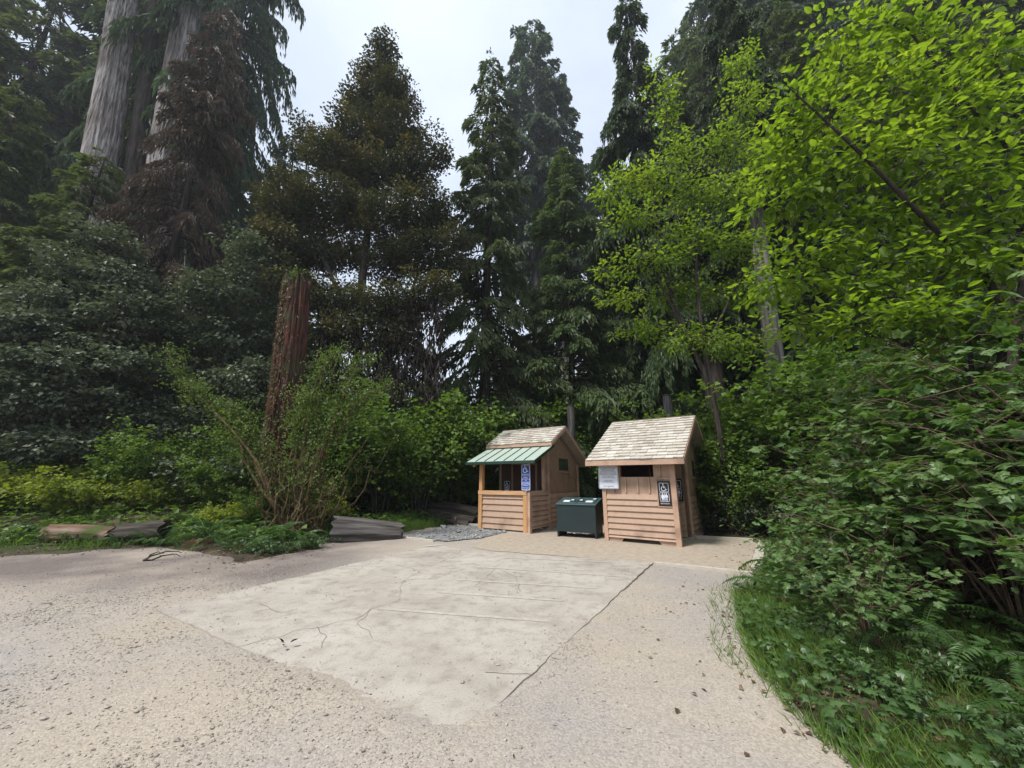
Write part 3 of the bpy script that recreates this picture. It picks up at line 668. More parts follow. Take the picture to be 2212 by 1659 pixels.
# standing-seam awning, panel by panel
a0, az0, a1, az1 = -.30, 2.20, .98, 2.74
aw = pris('awning', [(a0, az0 - .012), (a1, az1 - .012), (a1, az1 - .05), (a0, az0 - .05)], -.36, W2 + .36, M['soffit_and_shade_trim'], hut2, 'x', .0)
NP = 7; pw = (W2 + .70) / NP
for i in range(NP):
    x0 = -.35 + i * pw
    pris('roof_panel', [(a0, az0), (a1, az1), (a1, az1 - .01), (a0, az0 - .01)], x0 + .006, x0 + pw - .006, M['green_metal'], aw, 'x', .0)
    if i: pris('standing_seam', [(a0, az0 - .008), (a1, az1 - .008), (a1, az1 + .028), (a0, az0 + .028)], x0 - .007, x0 + .007, M['green_trim'], aw, 'x', .0)
box('gutter', (-.38, W2 + .38, a0 - .06, a0 + .0, az0 - .10, az0 - .004), M['green_trim'], aw)
for x0 in (-.38, W2 + .352):
    pris('edge_trim', [(a0, az0 + .012), (a1 + .1, az1 + .055), (a1 + .1, az1 - .035), (a0, az0 - .085)], x0, x0 + .028, M['green_trim'], aw)
pris('rafter', [(a0 + .05, az0 - .06), (a1 + .25, az1 + .05), (a1 + .25, az1 - .07), (a0 + .05, az0 - .17)], W2 + .05, W2 + .12, M['timber'], hut2)
pris('rafter', [(a0 + .05, az0 - .06), (a1 + .25, az1 + .05), (a1 + .25, az1 - .07), (a0 + .05, az0 - .17)], -.12, -.05, M['timber'], hut2)
vp = cyl('vent_pipe', (1.48, 4.62), .165, .160, .0, 4.78, M['pipe'], hut2); cyl('vent_cap', (1.48, 4.62), .172, .172, 4.78, 4.83, M['black'], vp)
box('vent_bracket', (1.44, 1.52, 3.97, 4.5, 1.9, 1.96), M['steel'], vp)

restroom_sign(local(LH, LA, .36, 1.20, .98), LA, 'dim restroom sign on back wall inside the timber porch')
t = thing('parking_sign', 'tall blue accessible parking sign at the timber porch rail', 'sign', local(LH, LA, 1.90, -.075, 0), LA)
w, h, b0 = .31, .80, 1.28
plate(t, 'panel', w, h, .03, M['sign_white'], 0, b0 + h / 2, -.004, 0)
for zc, hh in ((.565, .435), (.27, .135), (.105, .165)):
    plate(t, 'blue_field', w - .03, hh - .0, .02, M['blue'], 0, b0 + zc, -.0055, -.004)
wheelchair(t, -.01, b0 + .66, .26, M['sign_white'], -.0062)
for s, z, sz_, ww in (('PARKING', .475, .085, .26), ('ONLY', .39, .085, .18), ('VAN', .30, .055, .075), ('ACCESSIBLE', .24, .055, .25), ('MINIMUM', .145, .055, .2), ('FINE $250', .07, .06, .25)):
    text(t, s, sz_, 0, b0 + z, M['sign_white'], -.0062, ww)
box('post', (-.025, .025, .0, .04, 1.2, b0 + h - .03), M['steel'], t)

# ------------------------------------------------------------------ bin
BL = np.array([1.33, 12.03, .004]); BA = R(-26)
bn = thing('trash_bin', 'dark green metal trash bin with two sloping lids between the restroom huts', 'bin', BL, BA)
BW, BD = 1.17, .78
bm = bmesh.new()
prism(bm, [(.0, .15), (BD, .15), (BD, 1.05), (.0, .90)], .0, BW); finish('body', bm, M['bin'], bn, .006)
for x0 in (.0, BW - .05):
    for y0 in (.004, BD - .05): box('leg', (x0 + .002, x0 + .048, y0, y0 + .045, 0, .148), M['bin'], bn)
for x0 in (.0, BW - .006): box('side_skirt', (x0 - .001, x0 + .008, .05, BD - .05, .0, .148), M['bin'], bn, 0)
sl = .15 / BD
pris('lid_frame', [(-.03, .897), (BD + .02, 1.053), (BD + .02, 1.078), (-.03, .922)], -.025, BW + .025, M['bin_lid'], bn)
for x0, x1, hx, sx in ((.06, BW / 2 - .012, .44, .25), (BW / 2 + .012, BW - .06, .70, .94)):
    lz = lambda y, o: .925 + (y + .03) * .195 + o
    ld = pris('lid', [(.06, lz(.06, .0)), (BD - .1, lz(BD - .1, .0)), (BD - .1, lz(BD - .1, .014)), (.06, lz(.06, .014))], x0, x1, M['bin_lid'], bn)
    pris('handle', [(.20, lz(.20, .014)), (.30, lz(.30, .014)), (.30, lz(.30, .05)), (.20, lz(.20, .045))], hx - .07, hx + .07, M['black'], ld)
    pris('handle_plate', [(.22, lz(.22, .047)), (.29, lz(.29, .05)), (.29, lz(.29, .053)), (.22, lz(.22, .05))], hx - .05, hx + .04, M['white_paint'], ld, 'x', 0)
    pris('notice', [(.16, lz(.16, .015)), (.34, lz(.34, .015)), (.34, lz(.34, .018)), (.16, lz(.16, .018))], sx - .1, sx + .1, M['white_paint'], ld, 'x', 0)
pris('sticker', [(.52, .925 + .55 * .195 + .015), (.60, .925 + .63 * .195 + .015), (.60, .925 + .63 * .195 + .018), (.52, .925 + .55 * .195 + .018)], .98, 1.07, M['white_paint'], bn, 'x', 0)
# crumpled plastic liner hanging below the front panel
g = Geo(); xs = np.linspace(.36, 1.0, 30); zb = .15 - .02 - .022 * np.abs(vnoise(xs * 9, 0, 3)) - .012 * vnoise(xs * 30, 0, 5)
V = np.concatenate([np.c_[xs, .03 + .01 * vnoise(xs * 20, 1), np.full(30, .16)], np.c_[xs, .02 + .012 * vnoise(xs * 25, 2), zb]]); i = np.arange(29)
g.add(V, np.stack([i, i + 1, i + 31, i + 30], -1)); obj('bag_liner', g.mesh('bag_liner', flat_mat('plastic_liner', (.35, .36, .38), .3, .6)), bn)

# ------------------------------------------------------------------ timber edging of the path
def edging(label, a, b, w=.09, z0=-.03, z1=.05):
    a, b = np.array(a), np.array(b); L = np.linalg.norm(b - a); an = math.atan2(b[1] - a[1], b[0] - a[0])
    bm = bmesh.new(); boxb(bm, 0, L, -w / 2, w / 2, z0, z1); o = finish('edging_board', bm, M['edging'], None, .006)
    o.location = (a[0], a[1], 0); o.rotation_euler = (0, 0, an); tag(o, label, 'edging', 'pale edging boards along the path')
edging('pale edging board running from the slab corner to the berry thicket', (2.82, 8.22), (4.22, 7.33))
edging('wide pale edging board at the outer end of the path under the fern', (4.33, 7.40), (6.62, 10.9), .18, -.03, .07)
edging('pale edging board behind the shingled hut along the dark thicket', (4.4, 11.98), (6.58, 10.98), .08, -.03, .09)
edging('short pale edging board between crushed rock and grey log', tuple(gp(866, 1162)[:2]), tuple(gp(938, 1171)[:2]), .07, -.02, .055)
edging('stub of pale edging board at the far corner of the slab', tuple(gp(915, 1186)[:2]), tuple(gp(955, 1183)[:2]), .09, 0, .07)
edging('pale edging board behind the crushed rock beside the timber porch', (-2.0, 14.9), (-.9, 14.4), .08, -.02, .09)
st = thing('edging_stake', 'small grey wooden stake at the corner of the crushed rock', 'stake', (-2.05, 14.7, .0)); 
pris('shaft', [(-.04, -.1), (.04, -.1), (.035, .26), (.0, .33), (-.035, .26)], -.035, .035, M['log_wood'], st)

# ================================================================== vegetation generators
def trunk_mesh(name, pts, rad, mat, sides=14, ridge=.04, lobes=7, kz=1.2, seed=0, limbs=None, smooth=True):
    """tapered trunk along pts with bark ridges; limbs = list of (polylines (M,K,3), radii (M,K), sides)"""
    P = np.asarray(pts, float); rad = np.asarray(rad, float)
    T = unit(np.gradient(P, axis=0)); ref = np.array([0, 1.0, 0]); N = unit(np.cross(T, ref)); B = np.cross(T, N)
    a = np.arange(sides) * 2 * math.pi / sides; K = len(P)
    s = np.concatenate([[0], np.cumsum(np.linalg.norm(np.diff(P, axis=0), axis=1))])
    nx = np.cos(a)[None] * lobes / 2; ny = np.sin(a)[None] * lobes / 2
    nn = vnoise(nx + seed * 7.1, ny + 3.3, s[:, None] * kz * .25) + .6 * vnoise(nx * 2.2 + seed, ny * 2.2, s[:, None] * kz * .5)
    rr = rad[:, None] * (1 + ridge * nn)
    V = P[:, None] + rr[..., None] * (np.cos(a)[None, :, None] * N[:, None] + np.sin(a)[None, :, None] * B[:, None])
    g = Geo(); i = np.arange(K * sides).reshape(K, sides); j = (np.arange(sides) + 1) % sides
    g.add(V, np.stack([i[:-1], i[1:], i[1:][:, j], i[:-1][:, j]], -1).reshape(-1, 4))
    g.add(V[-1], np.arange(sides)[None])
    for L in (limbs or []): g.add(*tubes(*L))
    return g.mesh(name, mat, smooth)
def stem_pts(P, k):
    """resample a coarse polyline [(x,y,z,r)...] smoothly into k points"""
    P = np.asarray(P, float); d = np.concatenate([[0], np.cumsum(np.linalg.norm(np.diff(P[:, :3], axis=0), axis=1))]); d /= d[-1]
    t = np.linspace(0, 1, k); Q = np.stack([np.interp(t, d, P[:, c]) for c in range(4)], -1)
    for _ in range(2): Q[1:-1] = (Q[:-2] + 2 * Q[1:-1] + Q[2:]) / 4
    return Q[:, :3], Q[:, 3]

def conifer(name, H, R0, base, nb, ne, leaf, bark, trunk_r, prof=lambda t: (1 - t) ** .8, rise=.05, drp=.45, el=(.34, .085), tdroop=.5, spread=.42, seed=1, gap=.0, bare=.12, tw=7, hang=.25):
    r = np.random.default_rng(seed)
    tb = np.sort(r.random(nb)) ; z0 = H * (base + (1 - base) * tb); az = np.arange(nb) * 2.39996 + r.normal(0, .35, nb)
    L = R0 * prof(tb) * r.uniform(.55, 1.15, nb) + .25
    if gap: L = np.where(r.random(nb) < gap, L * .3, L)
    dr = drp * r.uniform(.6, 1.4, nb); rs = rise + r.normal(0, .08, nb) + .35 * tb ** 2
    dirs = np.stack([np.cos(az), np.sin(az), np.zeros(nb)], -1)
    wob = r.normal(0, .10, (nb, 3)) * [1, 1, .4]
    def bp(i, s):
        s_ = s[:, None]
        return np.stack([np.zeros(len(i)), np.zeros(len(i)), z0[i]], -1) + L[i][:, None] * (dirs[i] * s_ + wob[i] * s_ ** 2) + np.array([0, 0, 1.0]) * (L[i] * (rs[i] * s - dr[i] * s * s))[:, None]
    w = L ** 1.35; i = r.choice(nb, ne, p=w / w.sum())
    tq = tw + (L[i] * 2).astype(int)
    s = bare + (1 - bare) * np.sqrt(r.random(ne)); k = np.round(s * tq) ; s = np.clip(k / tq + r.normal(0, .012, ne), bare, 1)
    side = np.where((k.astype(int) + i) % 2 == 0, 1.0, -1.0) * np.where(r.random(ne) < .2, -1, 1)
    p = bp(i, s); t = unit(bp(i, np.minimum(s + .02, 1.02)) - p)
    lat = np.stack([-dirs[i][:, 1], dirs[i][:, 0], np.zeros(ne)], -1) * side[:, None]
    ang = .75 + r.normal(0, .22, ne)
    tdir = unit(t * np.cos(ang)[:, None] + lat * np.sin(ang)[:, None])
    tl = spread * (L[i] * (1.05 - s)) ** .8 + .18 * L[i] ** .3
    q = r.random(ne)
    pos = p + tdir * (tl * q)[:, None] - np.array([0, 0, 1.0]) * (tdroop * tl * q * q + hang * r.random(ne) ** 2 * q)[:, None] + r.normal(0, .04, (ne, 3))
    d = unit(tdir * 1.0 + t * .35 - np.array([0, 0, 1.0]) * (tdroop * 1.3 * q + hang)[:, None] + r.normal(0, .3, (ne, 3)))
    n = unit(np.array([0, 0, 1.0]) + r.normal(0, .45, (ne, 3)) + dirs[i] * .3)
    g = Geo(); sz = el[0] * r.uniform(.55, 1.3, ne)
    leaves(g, DIAMOND, pos, d, n, sz, el[1] / el[0] * 2, np.clip(.25 + .5 * r.random(ne) + .25 * (s - .6), 0, 1))
    crown = g.mesh(name + '_crown', leaf)
    sb = np.linspace(0, .96, 6)
    BP = np.stack([bp(np.arange(nb), np.full(nb, x)) for x in sb], 1)
    br = (.014 + .013 * L)[:, None] * np.linspace(1, .25, 6)[None]
    kz = 12; zz = np.linspace(0, 1, kz); pts = np.stack([.12 * np.sin(zz * 5 + seed) * trunk_r * 2, .12 * np.cos(zz * 4) * trunk_r * 2, zz * H * .985], -1); pts[:, :2] -= pts[0, :2]
    rad = trunk_r * ((1 - zz) ** .8 * .95 + .03) + trunk_r * .35 * np.exp(-zz * H / (1.2 * trunk_r * 2.5))
    trunk = trunk_mesh(name + '_trunk', pts, rad, bark, 12, .05, 6, seed=seed, limbs=[(BP, br, 4)])
    return crown, trunk

def blob_foliage(blobs, stem, tmpl, size, leaf, clump=.35, per=14, seed=1, flat=.45, up=.55, width=1.0, shell=2.0, twig_r=.012, out=.6, limb_r=.03, sag=.06, droopy=.0, twig_frac=.5):
    """blobs: (cx,cy,cz,rx,ry,rz,nclumps). stem: (K,3) points the limbs spring from.
    returns (foliage Geo, limb tube blocks)"""
    r = np.random.default_rng(seed); g = Geo(); blocks = []
    stem = np.asarray(stem, float)
    for (cx, cy, cz, rx, ry, rz, nc) in blobs:
        c = np.array([cx, cy, cz]); rad = np.array([rx, ry, rz]); nc = int(nc)
        v = unit(r.normal(0, 1, (nc, 3))); rr = r.random(nc) ** (1 / shell)
        nzf = 1 + .28 * vnoise(v[:, 0] * 2.1 + cx, v[:, 1] * 2.1 + cy, v[:, 2] * 2.1 + cz)
        cc = c + v * rad * (rr * nzf)[:, None]
        below = stem[stem[:, 2] < cz + .1]; below = below if len(below) else stem[:1]
        a = below[np.argmin(np.linalg.norm((below - c) * [1, 1, .8], axis=1))]
        lr = limb_r * (np.mean(rad) ** .5)
        LP = curve_pts(a[None], c[None], 8, sag, .12, r); blocks.append((LP, np.linspace(1, .35, 8)[None] * lr, 6))
        nt = max(3, int(nc * twig_frac)); q = r.integers(3, 8, nt)
        TP = curve_pts(LP[0][q], cc[:nt], 5, .05, .12, r); blocks.append((TP, np.linspace(1, .3, 5)[None] * twig_r * r.uniform(.6, 1.3, nt)[:, None], 4))
        N = nc * per; ci = np.repeat(np.arange(nc), per)
        off = unit(r.normal(0, 1, (N, 3))) * (r.random(N) ** .42)[:, None] * clump * 1.75 * [1, 1, flat]
        pos = cc[ci] + off; outd = unit(off * [1, 1, .6] + (cc[ci] - c) / rad * clump * out)
        pos[:, 2] -= droopy * np.linalg.norm(off[:, :2], axis=1)
        d = unit(outd + r.normal(0, .45, (N, 3)) - [0, 0, .25 + droopy])
        n = unit(np.array([0, 0, 1.0]) * up + outd * .25 + r.normal(0, .33, (N, 3)))
        cr = r.random(nc)[ci]; top = np.clip(.5 + .5 * off[:, 2] / (clump * flat + 1e-6), 0, 1)
        leaves(g, tmpl, pos, d, n, size * r.uniform(.45, 1.4, N), width, np.clip(.45 * cr + .4 * r.random(N) + .2 * top, 0, 1))
    return g, blocks
def PB(px, py, Y, rx, ry, n, rd=None):
    """blob from a place in the picture at distance Y: pixel centre and pixel radii -> metres"""
    c = at(px, py, Y); k = depth(px, py, Y) / FPX
    return (c[0], c[1], c[2], rx * k, (rd if rd else rx * .9 * k), ry * k, n)

def cane_shrub(name, h, spread, ncane, nleaf, tmpl, size, leaf, bark, seed, low=.3, width=1.0, cane_r=.011, arch=.35, sub=4, up=.7, trio=False):
    r = np.random.default_rng(seed); K = 9; t = np.linspace(0, 1, K)
    az = r.random(ncane) * 2 * math.pi; reach = spread * np.sqrt(r.uniform(.05, 1, ncane)); hh = h * r.uniform(.55, 1.02, ncane) * (1 - .25 * reach / spread)
    base = np.stack([np.cos(az), np.sin(az), 0 * az], -1) * (r.random(ncane) * .18 * spread)[:, None]; base[:, 2] = -.05
    dirs = np.stack([np.cos(az), np.sin(az), 0 * az], -1)
    P = base[:, None] + dirs[:, None] * (reach[:, None] * (t ** 1.5)[None])[..., None]
    P[..., 2] += hh[:, None] * (t * (1 + arch) - arch * t ** 2.6)[None]
    P += np.cumsum(r.normal(0, .035 * h / 2, P.shape), axis=1) * t[None, :, None]
    blocks = [(P, cane_r * (1 - .75 * t)[None] * r.uniform(.7, 1.4, ncane)[:, None], 5)]
    # side twigs
    M_ = ncane * sub; ci = np.repeat(np.arange(ncane), sub); tk = r.integers(int(K * low) + 1, K, M_); A = P[ci, tk]
    sd = unit(r.normal(0, 1, (M_, 3)) * [1, 1, .35] + dirs[ci] * .5 + [0, 0, .25]); tl = h * .2 * r.uniform(.5, 1.3, M_) + .1
    Bp = A + sd * tl[:, None]; TP = curve_pts(A, Bp, 4, .08, .1, r); blocks.append((TP, np.linspace(1, .4, 4)[None] * cane_r * .4 * np.ones((M_, 1)), 3))
    ti = r.integers(0, M_, nleaf); q = r.random(nleaf) ** .8
    pos = A[ti] + (Bp - A)[ti] * q[:, None] + r.normal(0, .03 + .03 * h, (nleaf, 3)) * [1, 1, .6]
    outd = unit(sd[ti] * [1, 1, .2] + r.normal(0, .6, (nleaf, 3)))
    d = unit(outd - [0, 0, .25]); n = unit(np.array([0, 0, up]) + r.normal(0, .3, (nleaf, 3)) + outd * .15)
    a = np.clip(.3 * r.random(ncane)[ci[ti]] + .6 * r.random(nleaf) + .1 * q, 0, 1)
    g = Geo(); s = size * r.uniform(.55, 1.25, nleaf)
    if trio:
        for k_ in (-1, 0, 1):
            lat = np.cross(n, d) * k_; dd = unit(d + lat * 1.3); leaves(g, tmpl, pos + dd * (s * .15)[:, None], dd, n, s * (1 if k_ == 0 else .8), width, a)
    else: leaves(g, tmpl, pos, d, n, s, width, a)
    gs = Geo()
    for L in blocks: gs.add(*tubes(*L))
    return g.mesh(name + '_foliage', leaf), gs.mesh(name + '_stems', bark, True)

LANDMARKS = [('behind the timber porch hut', .5, 18.5), ('behind the shingled hut', 5.2, 16.5), ('behind the gap between the huts', 2.8, 17.5), ('behind the grey split log', -4.4, 16.0), ('beyond the far end of the path', 8.5, 14.0),
    ('deep in the woods behind both huts', 3, 24), ('deep in the woods behind the logs', -5, 23), ('deep in the woods beyond the path', 12, 20), ('under the golden-tipped tree', -6.5, 17.5),
    ('beside the snag', -8.8, 13.6), ('behind the dark rotten log', -11, 13.0), ('behind the brown log', -13.4, 12.8), ('at the outer end of the meadow', -17, 13), ('below the dead brown hemlock', -14.5, 15.6), ('below the massive redwood', -19, 16.5),
    ('at the path end', 7.4, 9.6), ('by the rotten stump', 4.3, 5.7), ('where the thicket foot meets the grass', 3.1, 3.6), ('around the stems of the overhanging tree', 6.2, 4.9), ('in the deep of the berry thicket', 9, 6.6), ('along the near gravel curve', 4.2, 2.8),
    ('beside the brown log', -12.4, 10.4), ('beside the dark rotten log', -10, 10.6), ('before the mossy shrub', -6.8, 9.4), ('between mossy shrub and grey log', -5.4, 10.8)]
def zone(x, y): return min(LANDMARKS, key=lambda l: (l[1] - x) ** 2 + (l[2] - y) ** 2)[0]
SIZES = {'berry_bush': (.75, 1.35), 'understory_shrub': (1.1, 1.6), 'meadow_bush': (.8, 1.2), 'woodland_shrub': (.75, .95), 'trailing_bramble': (.55, .75), 'trailing_blackberry': (.7, .9)}
def place_shrub(kind, nm, label, cat, x, y, s, group, sz=None, rz=None, dz=0.0):
    if nm in SIZES:
        a_, b_ = SIZES[nm]; size = 'small' if s < a_ else 'large' if s > b_ else 'middling'
        what = {'berry_bush': 'lobed-leaf berry bush', 'understory_shrub': 'green understory shrub', 'meadow_bush': 'yellow-green meadow bush', 'woodland_shrub': 'dull green woodland shrub', 'trailing_bramble': 'leafy bramble', 'trailing_blackberry': 'trailing blackberry'}[nm]
        label = '%s %s %s' % (size, what, zone(x, y))
    t = thing(nm, label, cat, (x, y, gz(x, y) + dz), rng.random() * 6.28 if rz is None else rz, group, (s, s, (sz or s)))
    obj('foliage', kind[0], t); obj('stem', kind[1], t); return t
def place_tree(kind, nm, label, x, y, s, group=None, sz=None, rz=None, tilt=(0, 0), z=None):
    t = thing(nm, label, 'tree', (x, y, gz(x, y) - .1 if z is None else z), (tilt[0], tilt[1], rng.random() * 6.28 if rz is None else rz), group, (s, s, sz or s))
    obj('trunk', kind[1], t); obj('crown', kind[0], t); return t

def frond_mesh(name, L, curl, mat, seed, npin=24, pw=.13):
    r = np.random.default_rng(seed); t = np.linspace(0, 1, npin + 2)
    x = L * (t - .18 * curl * t ** 3); z = L * (.62 * t - (.5 + .45 * curl) * t ** 2.2); yb = .05 * L * np.sin(t * 3) * r.normal()
    P = np.stack([x, yb, z], -1); T = unit(np.gradient(P, axis=0)); Bn = unit(np.cross(np.array([0, 0, 1.0]), T)); U = np.cross(T, Bn)
    g = Geo(); g.add(*tubes(P[None], np.linspace(.006, .0015, npin + 2)[None] * (L / .8) , 4), .2)
    i = np.arange(3, npin + 1); w = L * pw * np.clip(np.sin(np.pi * np.clip(t[i] * .93 + .05, 0, 1)) ** .55, .1, 1) * np.where(t[i] > .85, (1 - t[i]) / .15 + .12, 1)
    for sd in (-1, 1):
        d = unit(Bn[i] * sd + T[i] * .35 - U[i] * .12 + r.normal(0, .06, (len(i), 3)))
        leaves(g, DIAMOND, P[i], d, unit(U[i] + r.normal(0, .12, (len(i), 3))), w, .30, np.clip(r.normal(.5, .15, len(i)), 0, 1))
    return g.mesh(name, mat)
FROND = [frond_mesh('frond', .85, c, M['fern_leaf'], i) for i, c in enumerate((.5, .8, 1.05, .3))]
FROND_B = [frond_mesh('dead_frond', .8, c, M['fern_brown'], 9 + i) for i, c in enumerate((1.0, 1.25))]
def fern(x, y, s, label, group, n=11, dead=2, z=None, seed=None):
    r = random.Random(seed if seed is not None else int((x * 97 + y * 31) * 100))
    t = thing('sword_fern', label, 'fern', (x, y, gz(x, y) if z is None else z), r.random() * 6.28, group)
    for i in range(n + dead):
        dd = i >= n
        o = obj('frond', r.choice(FROND_B if dd else FROND), t, (0, 0, .02), (r.uniform(-.15, .15), r.uniform(.05, .5) if dd else r.uniform(-.75, .1), i * 6.283 / n + r.uniform(-.3, .3)), s * r.uniform(.75, 1.15))
    return t

# ================================================================== conifers
K_HEM = conifer('hemlock', 26, 3.7, .10, 170, 54000, M['hemlock_leaf'], M['dark_bark'], .34, lambda t: (1 - t) ** .75, seed=3, drp=.42, tdroop=.55, el=(.30, .042))
K_RED = conifer('redwood', 40, 5.0, .36, 230, 50000, M['redwood_leaf'], M['redwood_bark'], .95, lambda t: (1.02 - t) ** .55 * (.55 + .45 * np.minimum(1, t * 4)), seed=5, drp=.5, rise=.12, tdroop=.35, spread=.30, el=(.42, .085), gap=.2, hang=.6)
K_DARK = conifer('spruce', 26, 3.0, .16, 160, 70000, M['dark_conifer_leaf'], M['dark_bark'], .32, lambda t: (1 - t) ** .6 * (.75 + .25 * np.sin(t * 22)), seed=8, drp=.5, tdroop=1.0, el=(.32, .042), hang=.55, spread=.3)
K_PALE = conifer('young_hemlock', 14, 2.5, .02, 150, 40000, M['pale_hemlock_leaf'], M['dark_bark'], .16, lambda t: (1 - t) ** .8, seed=13, drp=.3, rise=.1, tdroop=.5, el=(.22, .036))
K_BROWN = conifer('brown_conifer', 27, 3.6, .26, 150, 52000, M['brown_needles'], M['dark_bark'], .36, lambda t: (1 - t) ** .45, seed=21, drp=.5, rise=.0, tdroop=.8, el=(.32, .034), hang=.5, spread=.36)
K_HANG = conifer('tall_redwood', 40, 6.0, .22, 230, 90000, M['redwood_leaf'], M['redwood_bark'], .8, lambda t: (1.02 - t) ** .4, seed=31, drp=.75, rise=.15, tdroop=.9, el=(.40, .05), hang=.7, spread=.36)
HT = {id(K_HEM): 26, id(K_RED): 40, id(K_DARK): 26, id(K_PALE): 14, id(K_BROWN): 27, id(K_HANG): 40}
def top_at(kind, nm, label, px, py, Y, wide=1.0, group=None, rz=None):
    p = at(px, py, Y); z0 = gz(p[0], Y) - .15; s = (p[2] - z0) / HT[id(kind)]
    return place_tree(kind, nm, label, p[0], Y, s * wide, group, s, rz, z=z0)
top_at(K_HEM, 'hemlock_tree', 'tall slim hemlock with sparse pointed top behind the timber porch hut', 1062, 118, 20, .88, rz=.4)
top_at(K_RED, 'redwood_tree', 'far hazy redwood with the highest rounded crown in the sky gap', 1146, 58, 46, .92, rz=1.0)
top_at(K_RED, 'redwood_tree', 'far hazy redwood, shorter twin growing right against the rounded one', 1200, 165, 47, .85, rz=4.1)
top_at(K_PALE, 'young_hemlock_tree', 'mid-green young hemlock standing before the two far redwoods', 1216, 335, 21, 1.0, rz=2.0)
top_at(K_PALE, 'young_hemlock_tree', 'small feathery young hemlock over the shingled hut roof', 1300, 520, 22, 1.1, rz=5.0)
top_at(K_PALE, 'young_hemlock_tree', 'young hemlock glimpsed under the golden-tipped tree', 705, 640, 25, 1.3, rz=1.1)
top_at(K_PALE, 'young_hemlock_tree', 'young hemlock between golden-tipped tree and slim hemlock', 885, 660, 26, 1.3, rz=2.9)
top_at(K_DARK, 'spruce_tree', 'dark drooping spruce with ragged narrow top at the edge of the sky gap', 1352, 5, 20, 1.0, rz=.9)
top_at(K_RED, 'redwood_tree', 'huge redwood rising behind the bright sapling, grey trunk', 1575, -260, 30, .95, rz=2.2)
top_at(K_RED, 'redwood_tree', 'dark redwood crown between grey-trunked redwood and bright overhanging branches', 1705, -160, 32, .9, rz=3.2)
top_at(K_HEM, 'hemlock_tree', 'grey-green hemlock in front of the huge grey-trunked redwood', 1500, 95, 24, .85, rz=1.2)
top_at(K_HEM, 'hemlock_tree', 'olive hemlock just behind the twin leaders of the bright sapling', 1640, 140, 23, .9, rz=3.9)
top_at(K_HANG, 'redwood_tree', 'redwood with long hanging sprays on the left rim of the sky gap', 600, -420, 23.5, .62, rz=.3)
top_at(K_HEM, 'hemlock_tree', 'bluish hemlock beside the golden-tipped tree on the sky gap rim', 640, 285, 27, 1.0, rz=2.7)
top_at(K_BROWN, 'dead_hemlock', 'hemlock with dead brown needles leaning on the pale redwood trunk', 498, 25, 16.5, .70, rz=1.9)
HL = ['towering thin hemlock high behind the massive redwood trunk', 'dark hemlock rising just behind the massive redwood trunk', 'dense hemlock at the outermost edge of the forest', 'low wide hemlock spreading before the massive redwood', 'short bushy hemlock at the foot of the massive redwood trunk', 'dark hemlock filling the gap between the two giant redwoods', 'hemlock standing outside the low wide hemlock', 'hemlock whose crown shows between dead hemlock and hanging sprays']
for k, (px, py, Y, kd, w) in enumerate([(30, -160, 27, K_HEM, .9), (140, -60, 25, K_HEM, 1.15), (-70, -60, 19, K_HEM, 1.1), (60, 190, 16.5, K_HEM, 1.3), (225, 330, 15.5, K_HEM, 1.5), (350, -120, 28, K_HEM, 1.1), (-160, 80, 17, K_HEM, 1.2), (430, 120, 26, K_HEM, 1.2)]):
    top_at(kd, 'hemlock_tree', HL[k], px, py, Y, w, 'hemlocks around the pale redwoods')
r_ = random.Random(5)
for px in range(-420, 2700, 62):
    if 655 < px < 1290: py = r_.uniform(660, 800)
    elif 560 < px <= 655: py = 420
    else: py = r_.uniform(-180, 130)
    if px < 330: py = r_.uniform(150, 420)
    if 1290 <= px < 1440: py = r_.uniform(300, 480)
    kd = r_.choice([K_HEM, K_HEM, K_DARK]); Y = r_.uniform(30, 44)
    if 880 < px < 1030: continue
    top_at(kd, 'forest_conifer', 'dim conifer in the forest wall far behind the clearing', px + r_.uniform(-20, 20), py, Y, 1.25, 'conifers of the far forest wall')
for px in range(1680, 2500, 90):
    top_at(r_.choice([K_HEM, K_DARK]), 'forest_conifer', 'shaded conifer standing close behind the bright overhanging branches', px + r_.uniform(-25, 25), r_.uniform(-250, 120), r_.uniform(14, 20), 1.1, 'conifers behind the overhanging branches')

# two giant redwoods, built at their own lean
def giant(label, pxs, Y, second=None, seed=1):
    P = []
    for px, py, hw in pxs:
        c = at(px, py, Y); P.append((c[0], Y, c[2], hw * depth(px, py, Y) / FPX))
    b = P[0]; P = [(b[0], Y, gz(b[0], Y) - .3, b[3] * 1.45), (b[0], Y, 2.5, b[3] * 1.15)] + P
    t_ = P[-1]; u = np.array(P[-1]) - np.array(P[-2]); u /= u[2]
    P.append(tuple(np.array(t_) + u * 25 - [0, 0, 0, t_[3] * .5]))
    t = thing('giant_redwood', label, 'tree', (P[0][0], Y, P[0][2]))
    q, rd = stem_pts([(p[0] - P[0][0], 0, p[2] - P[0][2], p[3]) for p in P], 44)
    obj('trunk', trunk_mesh('giant_trunk', q, rd, M['redwood_bark'], 128, .085, 44, .25, seed, smooth=True), t)
    if second:
        q2 = q + np.array([second[0], second[1], 0]) ; obj('trunk', trunk_mesh('giant_side_trunk', q2, rd * second[2], M['dark_bark'], 48, .09, 16, .4, seed + 4), t)
    c = obj('crown', K_HANG[0], t, q[-1] - np.array([0, 0, 20.0]), None, (1.0, 1.0, .9))
    return t
giant('massive pale redwood trunk with dark furrowed flank, farthest out in the forest', [(188, 620, 34), (196, 480, 31), (219, 330, 28), (249, 150, 24), (268, 0, 22)], 19, (1.25, .8, .55), 2)
giant('pale redwood trunk half hidden behind the dead brown hemlock', [(318, 760, 30), (335, 560, 28), (358, 330, 26), (386, 150, 23), (410, 0, 21)], 20, None, 6)

